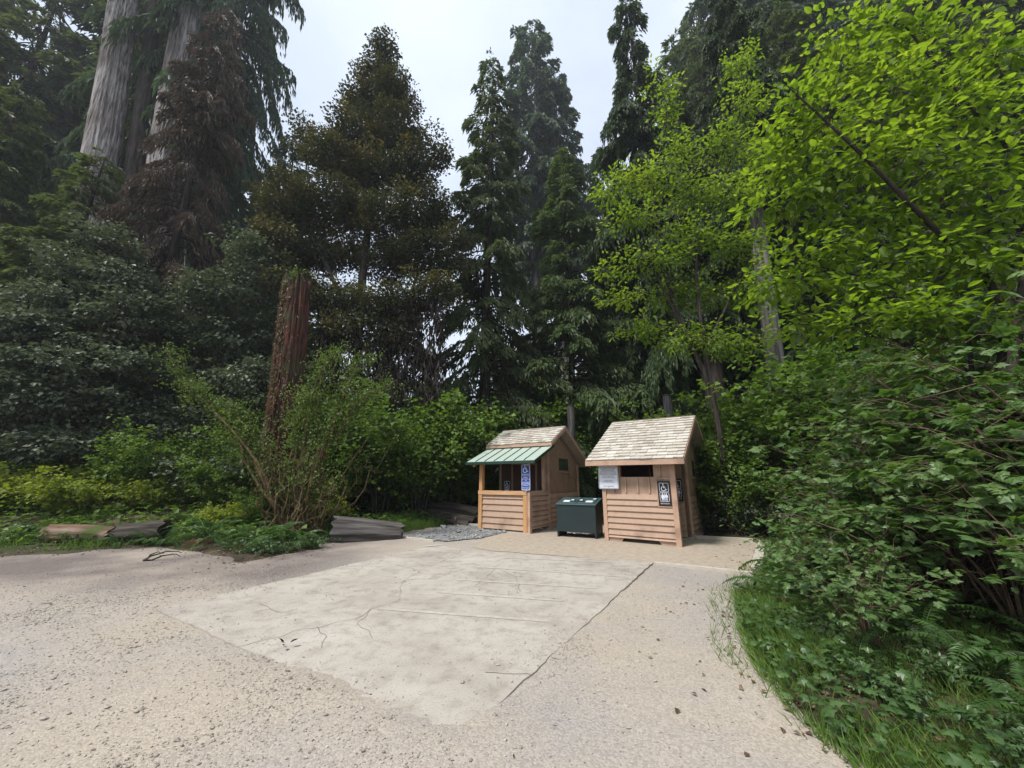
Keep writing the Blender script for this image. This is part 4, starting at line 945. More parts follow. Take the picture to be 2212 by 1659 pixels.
def plain_trunk(label, pts, Y, mat, kind=None):
    P = [(*at(px, py, Y)[[0]], Y, at(px, py, Y)[2], hw * depth(px, py, Y) / FPX) for px, py, hw in pts]
    b = P[0]; P = [(b[0], Y, gz(b[0], Y) - .2, b[3] * 1.3)] + P
    t = thing('conifer_tree', label, 'tree', (b[0], Y, P[0][2]))
    q, rd = stem_pts([(p[0] - b[0], 0, p[2] - P[0][2], p[3]) for p in P], 26)
    obj('trunk', trunk_mesh('plain_trunk', q, rd, mat, 26, .06, 9, .6, int(Y * 3)), t)
    if kind: obj('crown', kind[0], t, (q[-1][0], 0, q[-1][2] - 9), None, (.7, .7, .7))
    return t
plain_trunk('slender grey-barked trunk standing in the shade right of the shingled hut', [(1692, 930, 19), (1672, 760, 17), (1650, 600, 16), (1625, 400, 14), (1600, 200, 12)], 14.5, M['grey_bark'], K_DARK)
plain_trunk('dark thick trunk in the shade beside the slender grey-barked trunk', [(1545, 900, 22), (1530, 700, 20), (1512, 500, 17)], 18, M['dark_bark'], K_DARK)
plain_trunk('grey trunk deep in the shade behind the berry thicket', [(1742, 900, 14), (1725, 700, 13), (1700, 450, 11)], 16, M['grey_bark'], K_DARK)

# ================================================================== broadleaf trees shaped after the photograph
def leafy_tree(nm, label, base, stems, blobs, tmpl, size, leaf, bark, cat='tree', group=None, single=None, **kw):
    """stems: list of [(x,y,z,r)...] in world metres"""
    base = np.array(base); t = thing(nm, label, cat, base, 0.0, group)
    gs = Geo(); allp = []
    for s in stems:
        q, rd = stem_pts(s, 22); allp.append(q); gs.add(*tubes((q - base)[None], rd[None], 9))
    g, blocks = blob_foliage(blobs, np.concatenate(allp), tmpl, size, leaf, **kw)
    for P, rd, sd in blocks: gs.add(*tubes(P - base, rd, sd))
    for v in g.V: v -= base
    obj('trunk', gs.mesh(nm + '_trunk', bark, True), t); obj('crown', g.mesh(nm + '_crown', leaf), t)
    return t, g
def W4(px, py, Y, r): c = at(px, py, Y); return (c[0], c[1], c[2], r)

# golden-tipped tanoak-like tree, the large conical one
Y = 17
bx = at(790, 1000, Y)[0]
st = [[(bx, Y, .2, .30), W4(778, 950, Y, .26), W4(770, 720, Y, .22), W4(800, 450, Y, .16), W4(825, 250, Y, .09), W4(832, 110, Y, .03)],
      [W4(780, 900, Y, .16), W4(840, 760, Y + .4, .12), W4(900, 600, Y + .5, .07)], [W4(770, 720, Y, .14), W4(700, 560, Y - .3, .09), W4(640, 450, Y - .3, .05)]]
bl = []
for (px, py, rx, ry, n) in [(832, 125, 22, 30, 40), (825, 180, 42, 36, 80), (800, 235, 58, 38, 100), (860, 225, 50, 34, 80), (780, 300, 70, 45, 130), (860, 300, 55, 45, 110),
        (720, 350, 60, 45, 110), (800, 380, 80, 45, 140), (890, 370, 50, 40, 90), (670, 310, 30, 28, 40), (640, 440, 70, 50, 130), (740, 450, 80, 50, 150), (850, 470, 80, 50, 140), (940, 460, 55, 55, 90),
        (590, 440, 36, 30, 45), (610, 530, 55, 50, 100), (700, 540, 80, 55, 150), (810, 560, 85, 55, 150), (910, 550, 70, 55, 110), (975, 540, 40, 60, 60), (700, 640, 80, 50, 110), (800, 660, 80, 45, 110), (890, 640, 60, 45, 70), (640, 620, 50, 50, 80), (960, 640, 40, 45, 40), (940, 320, 30, 30, 30), (730, 720, 70, 40, 60), (850, 720, 60, 40, 50)]:
    bl.append(PB(px, py, Y + random.uniform(-.7, .7), rx * .92, ry * .85, n * (.46 if py < 560 else .34), 1.6))
leafy_tree('tanoak_tree', 'broad conical evergreen with golden leaf tips behind the broken snag', (bx, Y, .2), st, bl, DIAMOND, .135, M['golden_leaf'], M['dark_bark'], clump=.36, per=120, seed=4, flat=.6, width=.75, limb_r=.05, twig_r=.016, shell=2.4)
# hanging dead lower twigs of that tree
g = Geo(); n = 5200; c = np.stack([rng.uniform(690, 960, n), rng.uniform(640, 860, n)], -1); P0 = np.array([at(a, b, Y + rng.uniform(-1.2, 1.2)) for a, b in c])
P0[:, :2] = P0[:, :2] + .25 * np.stack([vnoise(P0[:, 0] * 2, P0[:, 2] * .7), vnoise(P0[:, 0] * 2, P0[:, 2] * .7, 4)], -1)
leaves(g, DIAMOND, P0, np.array([0, 0, -1.0]) + rng.normal(0, .3, (n, 3)), rng.normal(0, 1, (n, 3)), rng.uniform(.25, .6, n), .07)
o = obj('hanging_twigs', g.mesh('hanging_twigs', M['dark_bark']), None); tt = [x for x in bpy.data.objects if x.name.startswith('tanoak_tree')][0]; o.parent = tt; o.location = -tt.location
o['label'] = 'bare drooping dead twigs under the crown'

# dark evergreen understory trees on the left
def dark_ev(label, base_px, Y, blobs, seed):
    bx = at(base_px[0], base_px[1], Y)[0]; z = gz(bx, Y)
    st = [[(bx, Y, z - .1, .14), W4(base_px[0], base_px[1] - 180, Y, .10), W4(base_px[0] + 10, base_px[1] - 380, Y, .05)]]
    leafy_tree('evergreen_tree', label, (bx, Y, z), st, [PB(px, py, Y + random.uniform(-.6, .6), rx, ry, n, 1.3) for px, py, rx, ry, n in [(a, b, c, d, e * .55) for a, b, c, d, e in blobs]], DIAMOND, .15, M['evergreen_leaf'], M['dark_bark'], clump=.30, per=38, seed=seed, flat=.30, up=1.0, width=.8, limb_r=.03)
dark_ev('grey-green layered evergreen at the foot of the massive redwood', (190, 1000), 13.5, [(235, 520, 45, 32, 70), (190, 580, 70, 40, 110), (260, 600, 60, 35, 90), (150, 650, 70, 40, 110), (270, 690, 75, 40, 110), (200, 740, 85, 45, 130), (320, 660, 30, 22, 40), (300, 780, 60, 40, 80), (180, 840, 90, 50, 130), (260, 880, 80, 50, 110), (150, 930, 80, 45, 100), (240, 960, 80, 40, 90)], 41)
dark_ev('grey-green layered evergreen, lower and farther out than its twin', (50, 1000), 13, [(60, 700, 80, 40, 130), (30, 770, 70, 40, 120), (120, 790, 80, 40, 140), (60, 850, 90, 45, 140), (170, 860, 80, 40, 120), (-30, 720, 60, 50, 80), (40, 930, 90, 45, 120), (120, 960, 80, 40, 100), (-20, 860, 60, 60, 80), (30, 990, 70, 35, 70)], 42)
dark_ev('dark evergreen filling the shade between dead hemlock and snag', (480, 1000), 15.5, [(450, 640, 80, 55, 120), (540, 620, 60, 60, 110), (400, 720, 70, 50, 110), (500, 720, 90, 55, 150), (580, 700, 60, 60, 100), (440, 820, 90, 50, 130), (560, 820, 80, 55, 130), (360, 830, 70, 50, 100), (590, 590, 40, 40, 60), (540, 540, 50, 40, 70)], 43)
dark_ev('dark evergreen behind the yellow-green meadow brush', (270, 1020), 15, [(250, 860, 90, 50, 130), (330, 900, 80, 50, 110), (170, 920, 80, 45, 110), (80, 930, 70, 45, 90), (400, 920, 70, 45, 90)], 44)

# bright sapling behind the shingled hut
Y = 12.2; b = at(1560, 1000, Y); bz = gz(b[0], Y)
st = [[(b[0], Y, bz, .09), W4(1545, 850, Y, .085), W4(1480, 720, Y, .075), W4(1440, 620, Y, .06), W4(1428, 500, Y, .05), W4(1405, 420, Y, .04), W4(1440, 260, Y, .02)],
      [W4(1540, 860, Y, .07), W4(1505, 640, Y, .055), W4(1500, 540, Y, .045), W4(1590, 320, Y + .2, .03), W4(1605, 110, Y + .2, .012)],
      [W4(1480, 720, Y, .05), W4(1400, 560, Y - .2, .03), W4(1330, 410, Y - .2, .015)], [W4(1520, 760, Y, .05), W4(1620, 560, Y, .03), W4(1650, 400, Y, .015)]]
bl = [PB(px, py, Y + random.uniform(-.5, .5), rx * .95, ry * .9, n * .8, .9) for px, py, rx, ry, n in [(1325, 410, 50, 34, 46), (1400, 385, 55, 38, 55), (1370, 470, 60, 36, 50), (1442, 240, 28, 75, 45), (1460, 330, 45, 45, 45), (1602, 140, 36, 55, 42), (1600, 230, 60, 45, 60),
      (1560, 310, 70, 45, 70), (1480, 420, 80, 50, 80), (1570, 420, 80, 55, 85), (1650, 350, 60, 55, 60), (1400, 560, 75, 45, 60), (1490, 520, 85, 50, 80), (1590, 530, 85, 55, 80), (1340, 640, 50, 24, 26), (1440, 640, 80, 45, 60), (1540, 630, 90, 55, 75), (1640, 620, 60, 60, 55), (1390, 720, 60, 35, 40), (1500, 730, 90, 45, 60), (1600, 740, 80, 45, 55), (1410, 180, 12, 24, 8), (1300, 590, 20, 40, 12)]]
leafy_tree('alder_sapling', 'bright green broadleaf sapling rising behind the shingled hut', (b[0], Y, bz), st, bl, OVAL2, .155, M['alder_leaf'], M['dark_bark'], clump=.24, per=13, seed=6, flat=.4, up=.9, width=.95, limb_r=.018, twig_r=.007)

# overhanging bright tree at the right: 300 largest leaves as parts, the rest one part
b = np.array([5.9, 4.7, gz(5.9, 4.7)])
st = [[(*b, .07), (5.9, 4.9, 1.6, .06), W4(2180, 640, 5.0, .042), W4(1990, 470, 4.7, .034), W4(1887, 355, 4.6, .027), W4(1760, 240, 4.6, .017), W4(1700, 185, 4.5, .008)],
      [(*b, .07), (5.9, 4.6, 2.2, .06), W4(2240, 400, 4.7, .036), W4(2080, 210, 4.7, .026), W4(1950, 50, 4.6, .014)],
      [(5.9, 4.6, 2.2, .05), W4(2250, 380, 4.8, .034), W4(2180, 200, 4.6, .024), W4(2100, 30, 4.6, .012)],
      [(5.8, 4.9, 1.6, .035), W4(2090, 690, 5.2, .022), W4(1880, 600, 5.3, .014), W4(1690, 560, 5.3, .007)]]
bl = [PB(px, py, yy + .55, rx, ry, n * .85, .55) for px, py, yy, rx, ry, n in [(1700, 330, 4.6, 75, 60, 34), (1700, 250, 4.4, 50, 50, 20), (1790, 270, 4.4, 90, 60, 40), (1800, 380, 4.5, 100, 60, 46), (1700, 440, 4.8, 90, 50, 40), (1830, 150, 4.3, 75, 60, 32), (1790, 70, 4.3, 50, 40, 18), (1900, 60, 4.2, 80, 55, 36), (1930, 200, 4.2, 90, 70, 44),
      (1950, 330, 4.2, 100, 70, 46), (1900, 470, 4.5, 110, 65, 48), (1760, 560, 4.8, 110, 50, 44), (1680, 610, 5.0, 80, 36, 28), (1880, 620, 4.7, 110, 45, 40), (2030, 80, 4.1, 90, 65, 44), (2060, 230, 4.1, 100, 75, 46), (2060, 400, 4.2, 100, 70, 46), (2020, 540, 4.4, 110, 60, 44), (2150, 120, 4.0, 90, 90, 46), (2170, 300, 4.0, 90, 90, 44), (2170, 470, 4.1, 80, 80, 40), (2130, 590, 4.3, 90, 50, 30), (1740, 690, 5.0, 80, 30, 18), (1840, 690, 4.6, 90, 36, 22), (1960, 690, 4.4, 100, 40, 26), (2090, 690, 4.3, 90, 40, 22)]]
t_, g = leafy_tree('overhanging_tree', 'sunlit bright green tree with arching stems overhanging the berry thicket', b, st, bl, OVAL, .125, M['maple_leaf'], M['dark_bark'], clump=.19, per=12, seed=9, flat=.4, up=1.0, width=.92, limb_r=.014, twig_r=.005, sag=.03)
def split_leaves(tree, crown_part, ntri, nvert, count, mat, name='leaf'):
    """take the leaves that stand nearest the viewpoint out of the joined crown, as parts of their own"""
    me = crown_part.data; V = np.empty(len(me.vertices) * 3, np.float32); me.vertices.foreach_get('co', V); V = V.reshape(-1, nvert, 3).astype(float)
    A = np.empty(len(me.vertices), np.float32); me.attributes['rnd'].data.foreach_get('value', A); A = A.reshape(-1, nvert)
    L = np.empty(len(me.loops), np.int32); me.loops.foreach_get('vertex_index', L); tri = L[:ntri * 3].reshape(-1, 3)
    Mw = np.array(Matrix.LocRotScale(tree.location, tree.rotation_euler, tree.scale)); wc = V.mean(1) @ Mw[:3, :3].T + Mw[:3, 3]; f = CP * wc[:, 1] + SP * (wc[:, 2] - CAM_H); px = FPX * wc[:, 0] / f; py = FPX * (-SP * wc[:, 1] + CP * (wc[:, 2] - CAM_H)) / f
    vis = (np.abs(px) < 1090) & (np.abs(py) < 820) & (f > .5); order = np.argsort(np.where(vis, np.linalg.norm(wc - EYE, axis=1), 1e9))[:count]
    for k in order:
        c = V[k].mean(0); gg = Geo(); gg.add(V[k] - c, tri, A[k]); obj(name, gg.mesh(name, mat), tree, c)
    rest = np.setdiff1d(np.arange(len(V)), order); gg = Geo()
    gg.add(V[rest].reshape(-1, 3), (tri[None] + (np.arange(len(rest)) * nvert)[:, None, None]).reshape(-1, 3), A[rest].ravel())
    crown_part.data = gg.mesh(me.name, mat); crown_part['kind'] = 'stuff'
cp = [c for c in t_.children if c.name.startswith('crown')][0]
split_leaves(t_, cp, len(OVAL[1]), len(OVAL[0]), 300, M['maple_leaf'])

# ================================================================== snag, logs, mossy shrub
Y = 13.2
pts = [(604, 1130, 42), (602, 1000, 35), (620, 850, 30), (634, 700, 27), (641, 620, 25), (643, 600, 22)]
P = [(at(px, py, Y)[0], Y, at(px, py, Y)[2], hw * depth(px, py, Y) / FPX) for px, py, hw in pts]
t = thing('broken_snag', 'reddish rotting snag with a broken top behind the mossy shrub', 'snag', (P[0][0], Y, gz(P[0][0], Y) - .1))
q, rd = stem_pts([(p[0] - P[0][0], 0, p[2] - t.location.z, p[3]) for p in [(P[0][0], Y, t.location.z, P[0][3] * 1.3)] + P], 46)
me = trunk_mesh('snag_trunk', q, rd, M['snag_wood'], 72, .17, 20, .5, 5)
co = np.empty(len(me.vertices) * 3, np.float32); me.vertices.foreach_get('co', co); co = co.reshape(-1, 3); H_ = co[:, 2].max()
top = sm(H_ - .7, H_, co[:, 2]); co[:, 2] += top * (.6 * vnoise(co[:, 0] * 8, co[:, 1] * 8, 3) - .12)
me.vertices.foreach_set('co', co.ravel()); me.update(); obj('trunk', me, t)
g = Geo(); n = 2600; k = rng.integers(6, 45, n); a = rng.normal(math.pi * 1.12, .8, n)   # moss hanging on its left flank
pos = q[k] + np.stack([np.cos(a), np.sin(a), 0 * a], -1) * rd[k][:, None] * 1.03 + np.stack([0 * a, 0 * a, rng.uniform(-.1, .1, n)], -1)
leaves(g, DIAMOND, pos, np.stack([np.cos(a) * .5, np.sin(a) * .5, -np.ones(n)], -1) + rng.normal(0, .3, (n, 3)), rng.normal(0, 1, (n, 3)), rng.uniform(.06, .18, n), .3)
M['moss'] = leaf_mat('moss', [(.05, .05, .015), (.10, .09, .03), (.16, .14, .05)], .1)
obj('moss', g.mesh('moss', M['moss']), t)
g = Geo(); n = 60; leaves(g, DIAMOND, q[-1] + rng.normal(0, .14, (n, 3)) + [-.1, 0, .12], rng.normal(0, 1, (n, 3)) + [0, 0, .6], rng.normal(0, 1, (n, 3)), rng.uniform(.08, .2, n), .5)
obj('sprouting_leaves', g.mesh('sprouts', M['huckle_leaf']), t)
# splintered slabs of pale wood on the face
for k in range(9):
    i = 14 + k * 3; an = -1.57 + random.uniform(-.7, .9); c = q[i] + np.array([math.cos(an), math.sin(an), 0]) * rd[i] * 1.0
    bm = bmesh.new(); boxb(bm, -.03, .03, -.02, .02, -.35, .35); 
    for v in bm.verts: v.co.x *= 1 - .5 * abs(v.co.z); v.co.x += .03 * math.sin(v.co.z * 9)
    o = finish('wood_splinter', bm, M['log_wood'] if k % 3 == 0 else M['snag_wood'], t, .004); o.location = c; o.rotation_euler = (random.uniform(-.06, .06), random.uniform(-.08, .08), an + 1.57)

def log(nm, label, a, b, r0, r1, mat, seed, lift=0.0, rough=.10, sides=26):
    a, b = np.array(a, float), np.array(b, float); L = np.linalg.norm(b - a); an = math.atan2(b[1] - a[1], b[0] - a[0])
    K = 40; sides = 44; x = np.linspace(0, L, K); th = np.arange(sides) * 2 * math.pi / sides; tt = np.linspace(0, 1, K)
    rr = (r0 + (r1 - r0) * tt)[:, None] * (1 + rough * (vnoise(np.cos(th)[None] * 3 + seed, np.sin(th)[None] * 3, x[:, None] * .35) + .8 * vnoise(np.cos(th)[None] * 7 + seed, np.sin(th)[None] * 7, x[:, None] * .25)))
    xx = x[:, None] + np.where((np.arange(K) == 0) | (np.arange(K) == K - 1), 1, 0)[:, None] * .09 * vnoise(np.cos(th)[None] * 4, np.sin(th)[None] * 4, seed)
    V = np.stack([xx, rr * np.cos(th)[None], rr * np.sin(th)[None] + .04 * np.sin(x * 1.3)[:, None]], -1)
    g = Geo(); i = np.arange(K * sides).reshape(K, sides); j = (np.arange(sides) + 1) % sides
    g.add(V, np.stack([i[:-1], i[:-1][:, j], i[1:][:, j], i[1:]], -1).reshape(-1, 4)); 
    for e, s in ((0, 1), (-1, -1)):
        c = V[e].mean(0) + [s * .12, 0, 0]; g.add(np.concatenate([V[e], V[e] * .55 + c * .45 + rng.normal(0, .02, V[e].shape), c[None]]), np.stack([np.arange(sides), j, j + sides, np.arange(sides) + sides], -1))
        kk = np.arange(sides); g.add(np.concatenate([V[e] * .55 + c * .45, c[None]]), np.stack([kk, j, np.full(sides, sides)], -1))
    o = obj(nm, g.mesh(nm, mat, True), None, (a[0], a[1], max(gz(a[0], a[1]), 0) + r0 * .75 + lift), (0, 0, an)); tag(o, label, 'log')
    dz = (gz(b[0], b[1]) + r1 * .75 + lift) - o.location.z; o.rotation_euler = (0, -math.asin(max(-.3, min(.3, dz / L))), an); return o
log('fallen_log', 'weathered brown log lying along the meadow edge of the gravel', gp(98, 1180)[:2], gp(240, 1180)[:2], .23, .21, M['log_brown'], 3, .0, .05)
log('fallen_log', 'thicker dark rotten log butting the brown log under hanging brush', gp(248, 1179)[:2], gp(352, 1176)[:2], .24, .29, M['log_dark'], 5, .0, .08)
log('fallen_log', 'grey split log lying at the edge of the lot beside the mossy shrub', gp(716, 1170)[:2], gp(868, 1162)[:2], .37, .25, M['log_wood'], 9, -.03, .08)
for k, (a, b, r0) in enumerate([((-3.6, 16.0), (-1.4, 14.9), .24), ((-3.4, 16.6), (-1.2, 15.4), .26), ((-3.0, 15.6), (-1.5, 14.7), .15)]):
    log('fallen_log', ['dark furrowed log beside the timber porch', 'dark log behind the furrowed one beside the timber porch', 'thin dark log at the front of the heap by the timber porch'][k], a, b, r0, r0 * .8, M['log_dark'], 20 + k, .0 if k != 1 else .25, .18)

# mossy multi-stemmed shrub in front of the snag
Y = 11.4; cx = at(625, 1150, Y)[0]; z0 = gz(cx, Y); base = np.array([cx, Y, z0])
t = thing('mossy_shrub', 'mossy many-stemmed shrub with small leaves in front of the snag', 'shrub', base)
gs = Geo(); tips = []
n = 46; A = np.stack([cx + rng.normal(0, .35, n), Y + rng.normal(0, .25, n), np.full(n, z0 - .1)], -1)
hgt = rng.uniform(1.4, 2.9, n); B = A + np.stack([rng.normal(0, .75, n) + (A[:, 0] - cx) * .8, rng.normal(0, .4, n), hgt], -1)
Pm = curve_pts(A, B, 9, 0, .09); gs.add(*tubes(Pm, np.linspace(.034, .010, 9)[None] * rng.uniform(.6, 1.3, n)[:, None], 6)); tips += [Pm[i][5:] for i in range(n)]
for pxs in ([(600, 1130), (560, 1020), (510, 930), (430, 850), (385, 800), (372, 760)], [(590, 1100), (545, 1000), (480, 900), (400, 830)], [(600, 1060), (540, 960), (500, 880)], [(650, 1100), (690, 1020), (730, 900), (760, 800), (790, 780)], [(640, 1080), (700, 960), (770, 870), (830, 840)], [(640, 1050), (680, 900), (700, 800), (740, 770)], [(620, 1050), (640, 930), (650, 850)]):
    for rep in range(2):
        p = np.array([at(a + random.uniform(-14, 14), b_ + random.uniform(-8, 8), Y + random.uniform(-.4, .4) * (i > 0)) for i, (a, b_) in enumerate(pxs)]); q, r1 = stem_pts(np.c_[p, np.linspace(.05, .010, len(p))], 16)
        gs.add(*tubes(q[None], r1[None], 6)); tips += [q[6:]] * 7
gs.V = [v - base for v in gs.V]; obj('stem', gs.mesh('mossy_stems', M['moss_stem'], True), t)
T_ = np.concatenate(tips); n = 15000; i = rng.integers(0, len(T_), n); tw = rng.normal(0, 1, (len(T_), 3)) * [.28, .22, .2]
pos = T_[i] + tw[i] * rng.random(n)[:, None] * 1.3 + rng.normal(0, .09, (n, 3)) + [0, 0, .06]
g = Geo(); leaves(g, DIAMOND, pos - base, rng.normal(0, 1, (n, 3)) + [0, 0, .5], rng.normal(0, .5, (n, 3)) + [0, 0, 1], rng.uniform(.05, .10, n), .7); obj('foliage', g.mesh('mossy_foliage', M['huckle_leaf']), t)
g = Geo(); n = 2200; i = rng.integers(0, len(Pm), n); k = rng.integers(0, 8, n)
leaves(g, DIAMOND, Pm[i, k] + rng.normal(0, .035, (n, 3)) - base, np.array([0, 0, -1.0]) + rng.normal(0, .5, (n, 3)), rng.normal(0, 1, (n, 3)), rng.uniform(.05, .16, n), .25); obj('moss', g.mesh('stem_moss', M['moss']), t)

# ================================================================== shrubs
K_BERRY = [cane_shrub('berry', 2.2, 1.25, 24, 560, LOBED, .125, M['berry_leaf'], M['cane'], 50 + i, low=.48, trio=True, cane_r=.012, sub=5, up=1.0) for i in range(3)]
K_TALL = [cane_shrub('tall_berry', 3.7, 1.7, 36, 1250, LOBED, .13, M['berry_leaf'], M['cane'], 55 + i, low=.42, trio=True, cane_r=.014, sub=6, up=1.0) for i in range(2)]
K_UNDER = [cane_shrub('under', 3.0, 1.6, 26, 7000, DIAMOND, .105, M['under_leaf'], M['dark_bark'], 60 + i, low=.15, width=1.0, cane_r=.016, sub=8, up=.9) for i in range(4)]
K_MEADOW = [cane_shrub('meadow', 1.1, .9, 26, 2300, DIAMOND, .095, M['meadow_leaf'], M['cane'], 70 + i, low=.05, width=.9, cane_r=.006, sub=7, up=.8) for i in range(3)]
K_DARKB = [cane_shrub('darkbrush', 2.0, 1.3, 26, 3000, DIAMOND, .11, M['evergreen_leaf'], M['dark_bark'], 80 + i, low=.1, width=.9, cane_r=.010, sub=8, up=.9) for i in range(2)]
K_LOW = [cane_shrub('lowleaf', .55, .7, 22, 330, OVAL2, .095, M['ivy_leaf'], M['cane'], 90 + i, low=.05, trio=True, width=1.1, cane_r=.004, sub=4, up=1.0) for i in range(3)]

# berry thicket on the right
for k, (x, y, s) in enumerate([(4.35, 5.6, .55), (3.75, 4.7, .48), (3.3, 4.0, .40), (4.9, 5.6, .75), (5.9, 6.5, .78), (6.0, 5.6, 1.1), (7.5, 7.6, .95), (9.0, 9.4, 1.0), (7.3, 6.4, 1.35), (9.7, 10.9, 1.1), (9.0, 8.2, 1.4), (6.4, 4.7, 1.45), (5.1, 4.3, .9), (5.6, 3.5, 1.3), (7.2, 4.3, 1.7), (8.8, 6.6, 1.8), (10.6, 11.0, 1.5), (9.6, 12.4, 1.1), (4.5, 3.3, .7), (7.8, 5.6, 1.7), (10.4, 8.6, 1.9), (6.6, 7.6, .55), (6.6, 3.0, 1.5), (9.2, 4.8, 1.9), (8.1, 9.0, .6), (8.6, 10.4, .62), (8.9, 8.9, 1.3), (9.9, 10.2, 1.5), (10.9, 9.8, 1.8), (9.3, 12.0, 1.4)]):
    o = place_shrub(K_TALL[k % 2] if s > 1.2 else K_BERRY[k % 3], 'berry_bush', '', 'bush', x, y, s * 1.12, 'berry thicket bushes')
    if s > 1.2: o.scale = (s * .68,) * 3
near = sorted([o for o in bpy.data.objects if o.name.startswith('berry_bush')], key=lambda o: o.location.length)[:5]
for o in near: split_leaves(o, [c for c in o.children if c.name.startswith('foliage')][0], len(LOBED[1]), len(LOBED[0]), 160, M['berry_leaf'])
# bare tangled canes low in the thicket
g = Geo(); n = 150; A = np.stack([rng.uniform(0, 1, n), rng.uniform(4.3, 7.2, n), rng.uniform(0, .4, n)], -1); A[:, 0] = A[:, 1] * .78 + .35 + A[:, 0] * 3.2; B = A + np.stack([rng.normal(.1, .55, n), rng.normal(0, .4, n), rng.uniform(.1, .9, n)], -1)
g.add(*tubes(curve_pts(A, B, 9, .14, .035), np.linspace(.010, .004, 9)[None] * rng.uniform(.5, 1.2, n)[:, None], 5))
tag(obj('cane_tangle', g.mesh('cane_tangle', M['cane'], True)), 'tangle of bare brown canes low in the berry thicket', 'canes', kind='stuff')

# understory behind and between the huts
r_ = random.Random(3)
for k in range(64):
    x = r_.uniform(-8, 16); y = r_.uniform(16.5, 27); s = r_.uniform(.9, 1.9)
    if lot_sd(np.array([x]), np.array([y]))[0] < 1.2 or math.hypot(x - 2.7, y - 17.2) < 4.4 or math.hypot(x - 6, y - 15) < 3.4: continue
    place_shrub(K_UNDER[k % 4], 'understory_shrub', 'green understory shrub in the thicket behind the restroom huts', 'shrub', x, y, s, 'understory shrubs behind the huts')
for k, (x, y, s) in enumerate([(-2.9, 17.6, 1.3), (-4.4, 16.2, 1.2), (-1.4, 18.6, 1.4), (.9, 20.0, 1.3), (2.9, 21, 1.5), (4.9, 20.4, 1.3), (6.0, 18.0, 1.3), (8.3, 14.9, 1.1), (7.6, 12.9, 1.1), (3.6, 22.4, 2.0), (-5.9, 17.4, 1.6), (-3.6, 19.2, 2.0), (8.6, 14.6, 1.7), (10, 12.6, 1.8), (7.4, 17.8, 1.7), (0.0, 20.5, 2.2), (-7.4, 16.6, 1.2), (11.4, 10.4, 1.8), (12, 14, 2.2), (7.0, 12.2, .7), (5.9, 13.2, .65)]):
    place_shrub(K_UNDER[(k + 1) % 4], 'understory_shrub', 'green understory shrub in the thicket behind the restroom huts', 'shrub', x, y, s, 'understory shrubs behind the huts')
for k, (x, y, s) in enumerate([(6.2, 12.6, .55), (6.9, 12.0, .6), (7.7, 11.3, .7), (5.6, 13.6, .6), (7.2, 12.9, .9)]):
    place_shrub(K_DARKB[k % 2], 'dark_brush', 'low dark brush in the shade beside the shingled hut', 'brush', x, y, s, 'dark brush beside the shingled hut')
# slim multi-stem saplings left of the timber porch
K_SLIM = cane_shrub('slim', 5.2, 1.5, 12, 2000, DIAMOND, .14, M['under_leaf'], M['dark_bark'], 99, low=.4, width=.95, cane_r=.03, sub=9, up=1.0)
for x, y, s in [(-3.6, 15.6, 1.0), (-2.6, 17.0, 1.15), (-5.0, 15.2, .95), (-6.2, 15.6, 1.1), (3.4, 20.6, 1.2)]:
    place_shrub(K_SLIM, 'vine_maple', 'slim many-stemmed vine maple with thin dark stems behind the logs', 'shrub', x, y, s, 'slim vine maples behind the logs')
# left meadow
for k in range(60):
    x = r_.uniform(-19, -5.6); y = r_.uniform(11.6, 15.2) - .02 * x
    d = lot_sd(np.array([x]), np.array([y]))[0]
    if d < .9: continue
    if k % 4 == 3:
        place_shrub(K_UNDER[k % 3], 'woodland_shrub', '', 'shrub', x, y, r_.uniform(.3, .55), 'shrubs at the back of the meadow'); continue
    place_shrub(K_MEADOW[k % 3], 'meadow_bush', 'yellow-green leafy bush in the bright meadow behind the logs', 'bush', x, y, r_.uniform(.6, 1.25) * (.75 if d < 2.4 else 1.25), 'meadow bushes behind the logs')
for k in range(34):
    x = r_.uniform(-21, -6); y = r_.uniform(14.5, 18)
    y = y - 1.2
    place_shrub(K_UNDER[k % 4] if k % 3 else K_DARKB[k % 2], 'woodland_shrub', 'green shrub at the back of the meadow below the dark evergreens', 'shrub', x, y, r_.uniform(.6, 1.1), 'shrubs at the back of the meadow')
for k, (px, py) in enumerate([(20, 1185), (60, 1180), (95, 1182), (130, 1186), (390, 1172), (425, 1180), (470, 1196), (510, 1205), (560, 1206), (600, 1200), (650, 1190), (690, 1178), (-40, 1190), (450, 1170), (540, 1180), (330, 1172), (370, 1160), (700, 1160)]):
    p = gp(px, py); place_shrub(K_LOW[k % 3], 'trailing_blackberry', 'low trailing blackberry spilling over the gravel edge by the logs', 'plant', p[0], p[1] + .45, r_.uniform(.45, .75), 'trailing blackberry along the meadow edge')
for k, (x, y, s) in enumerate([(3.2, 4.6, .5), (2.75, 3.3, .42), (3.4, 3.4, .55), (3.1, 2.6, .55), (4.0, 2.6, .8), (4.2, 5.9, .55), (4.9, 6.7, .5), (5.6, 7.4, .5), (6.5, 8.5, .5), (7.3, 9.8, .6)]):
    place_shrub(K_LOW[k % 3], 'trailing_bramble', 'low leafy bramble at the foot of the berry thicket', 'plant', x, y, s, 'brambles at the foot of the berry thicket')

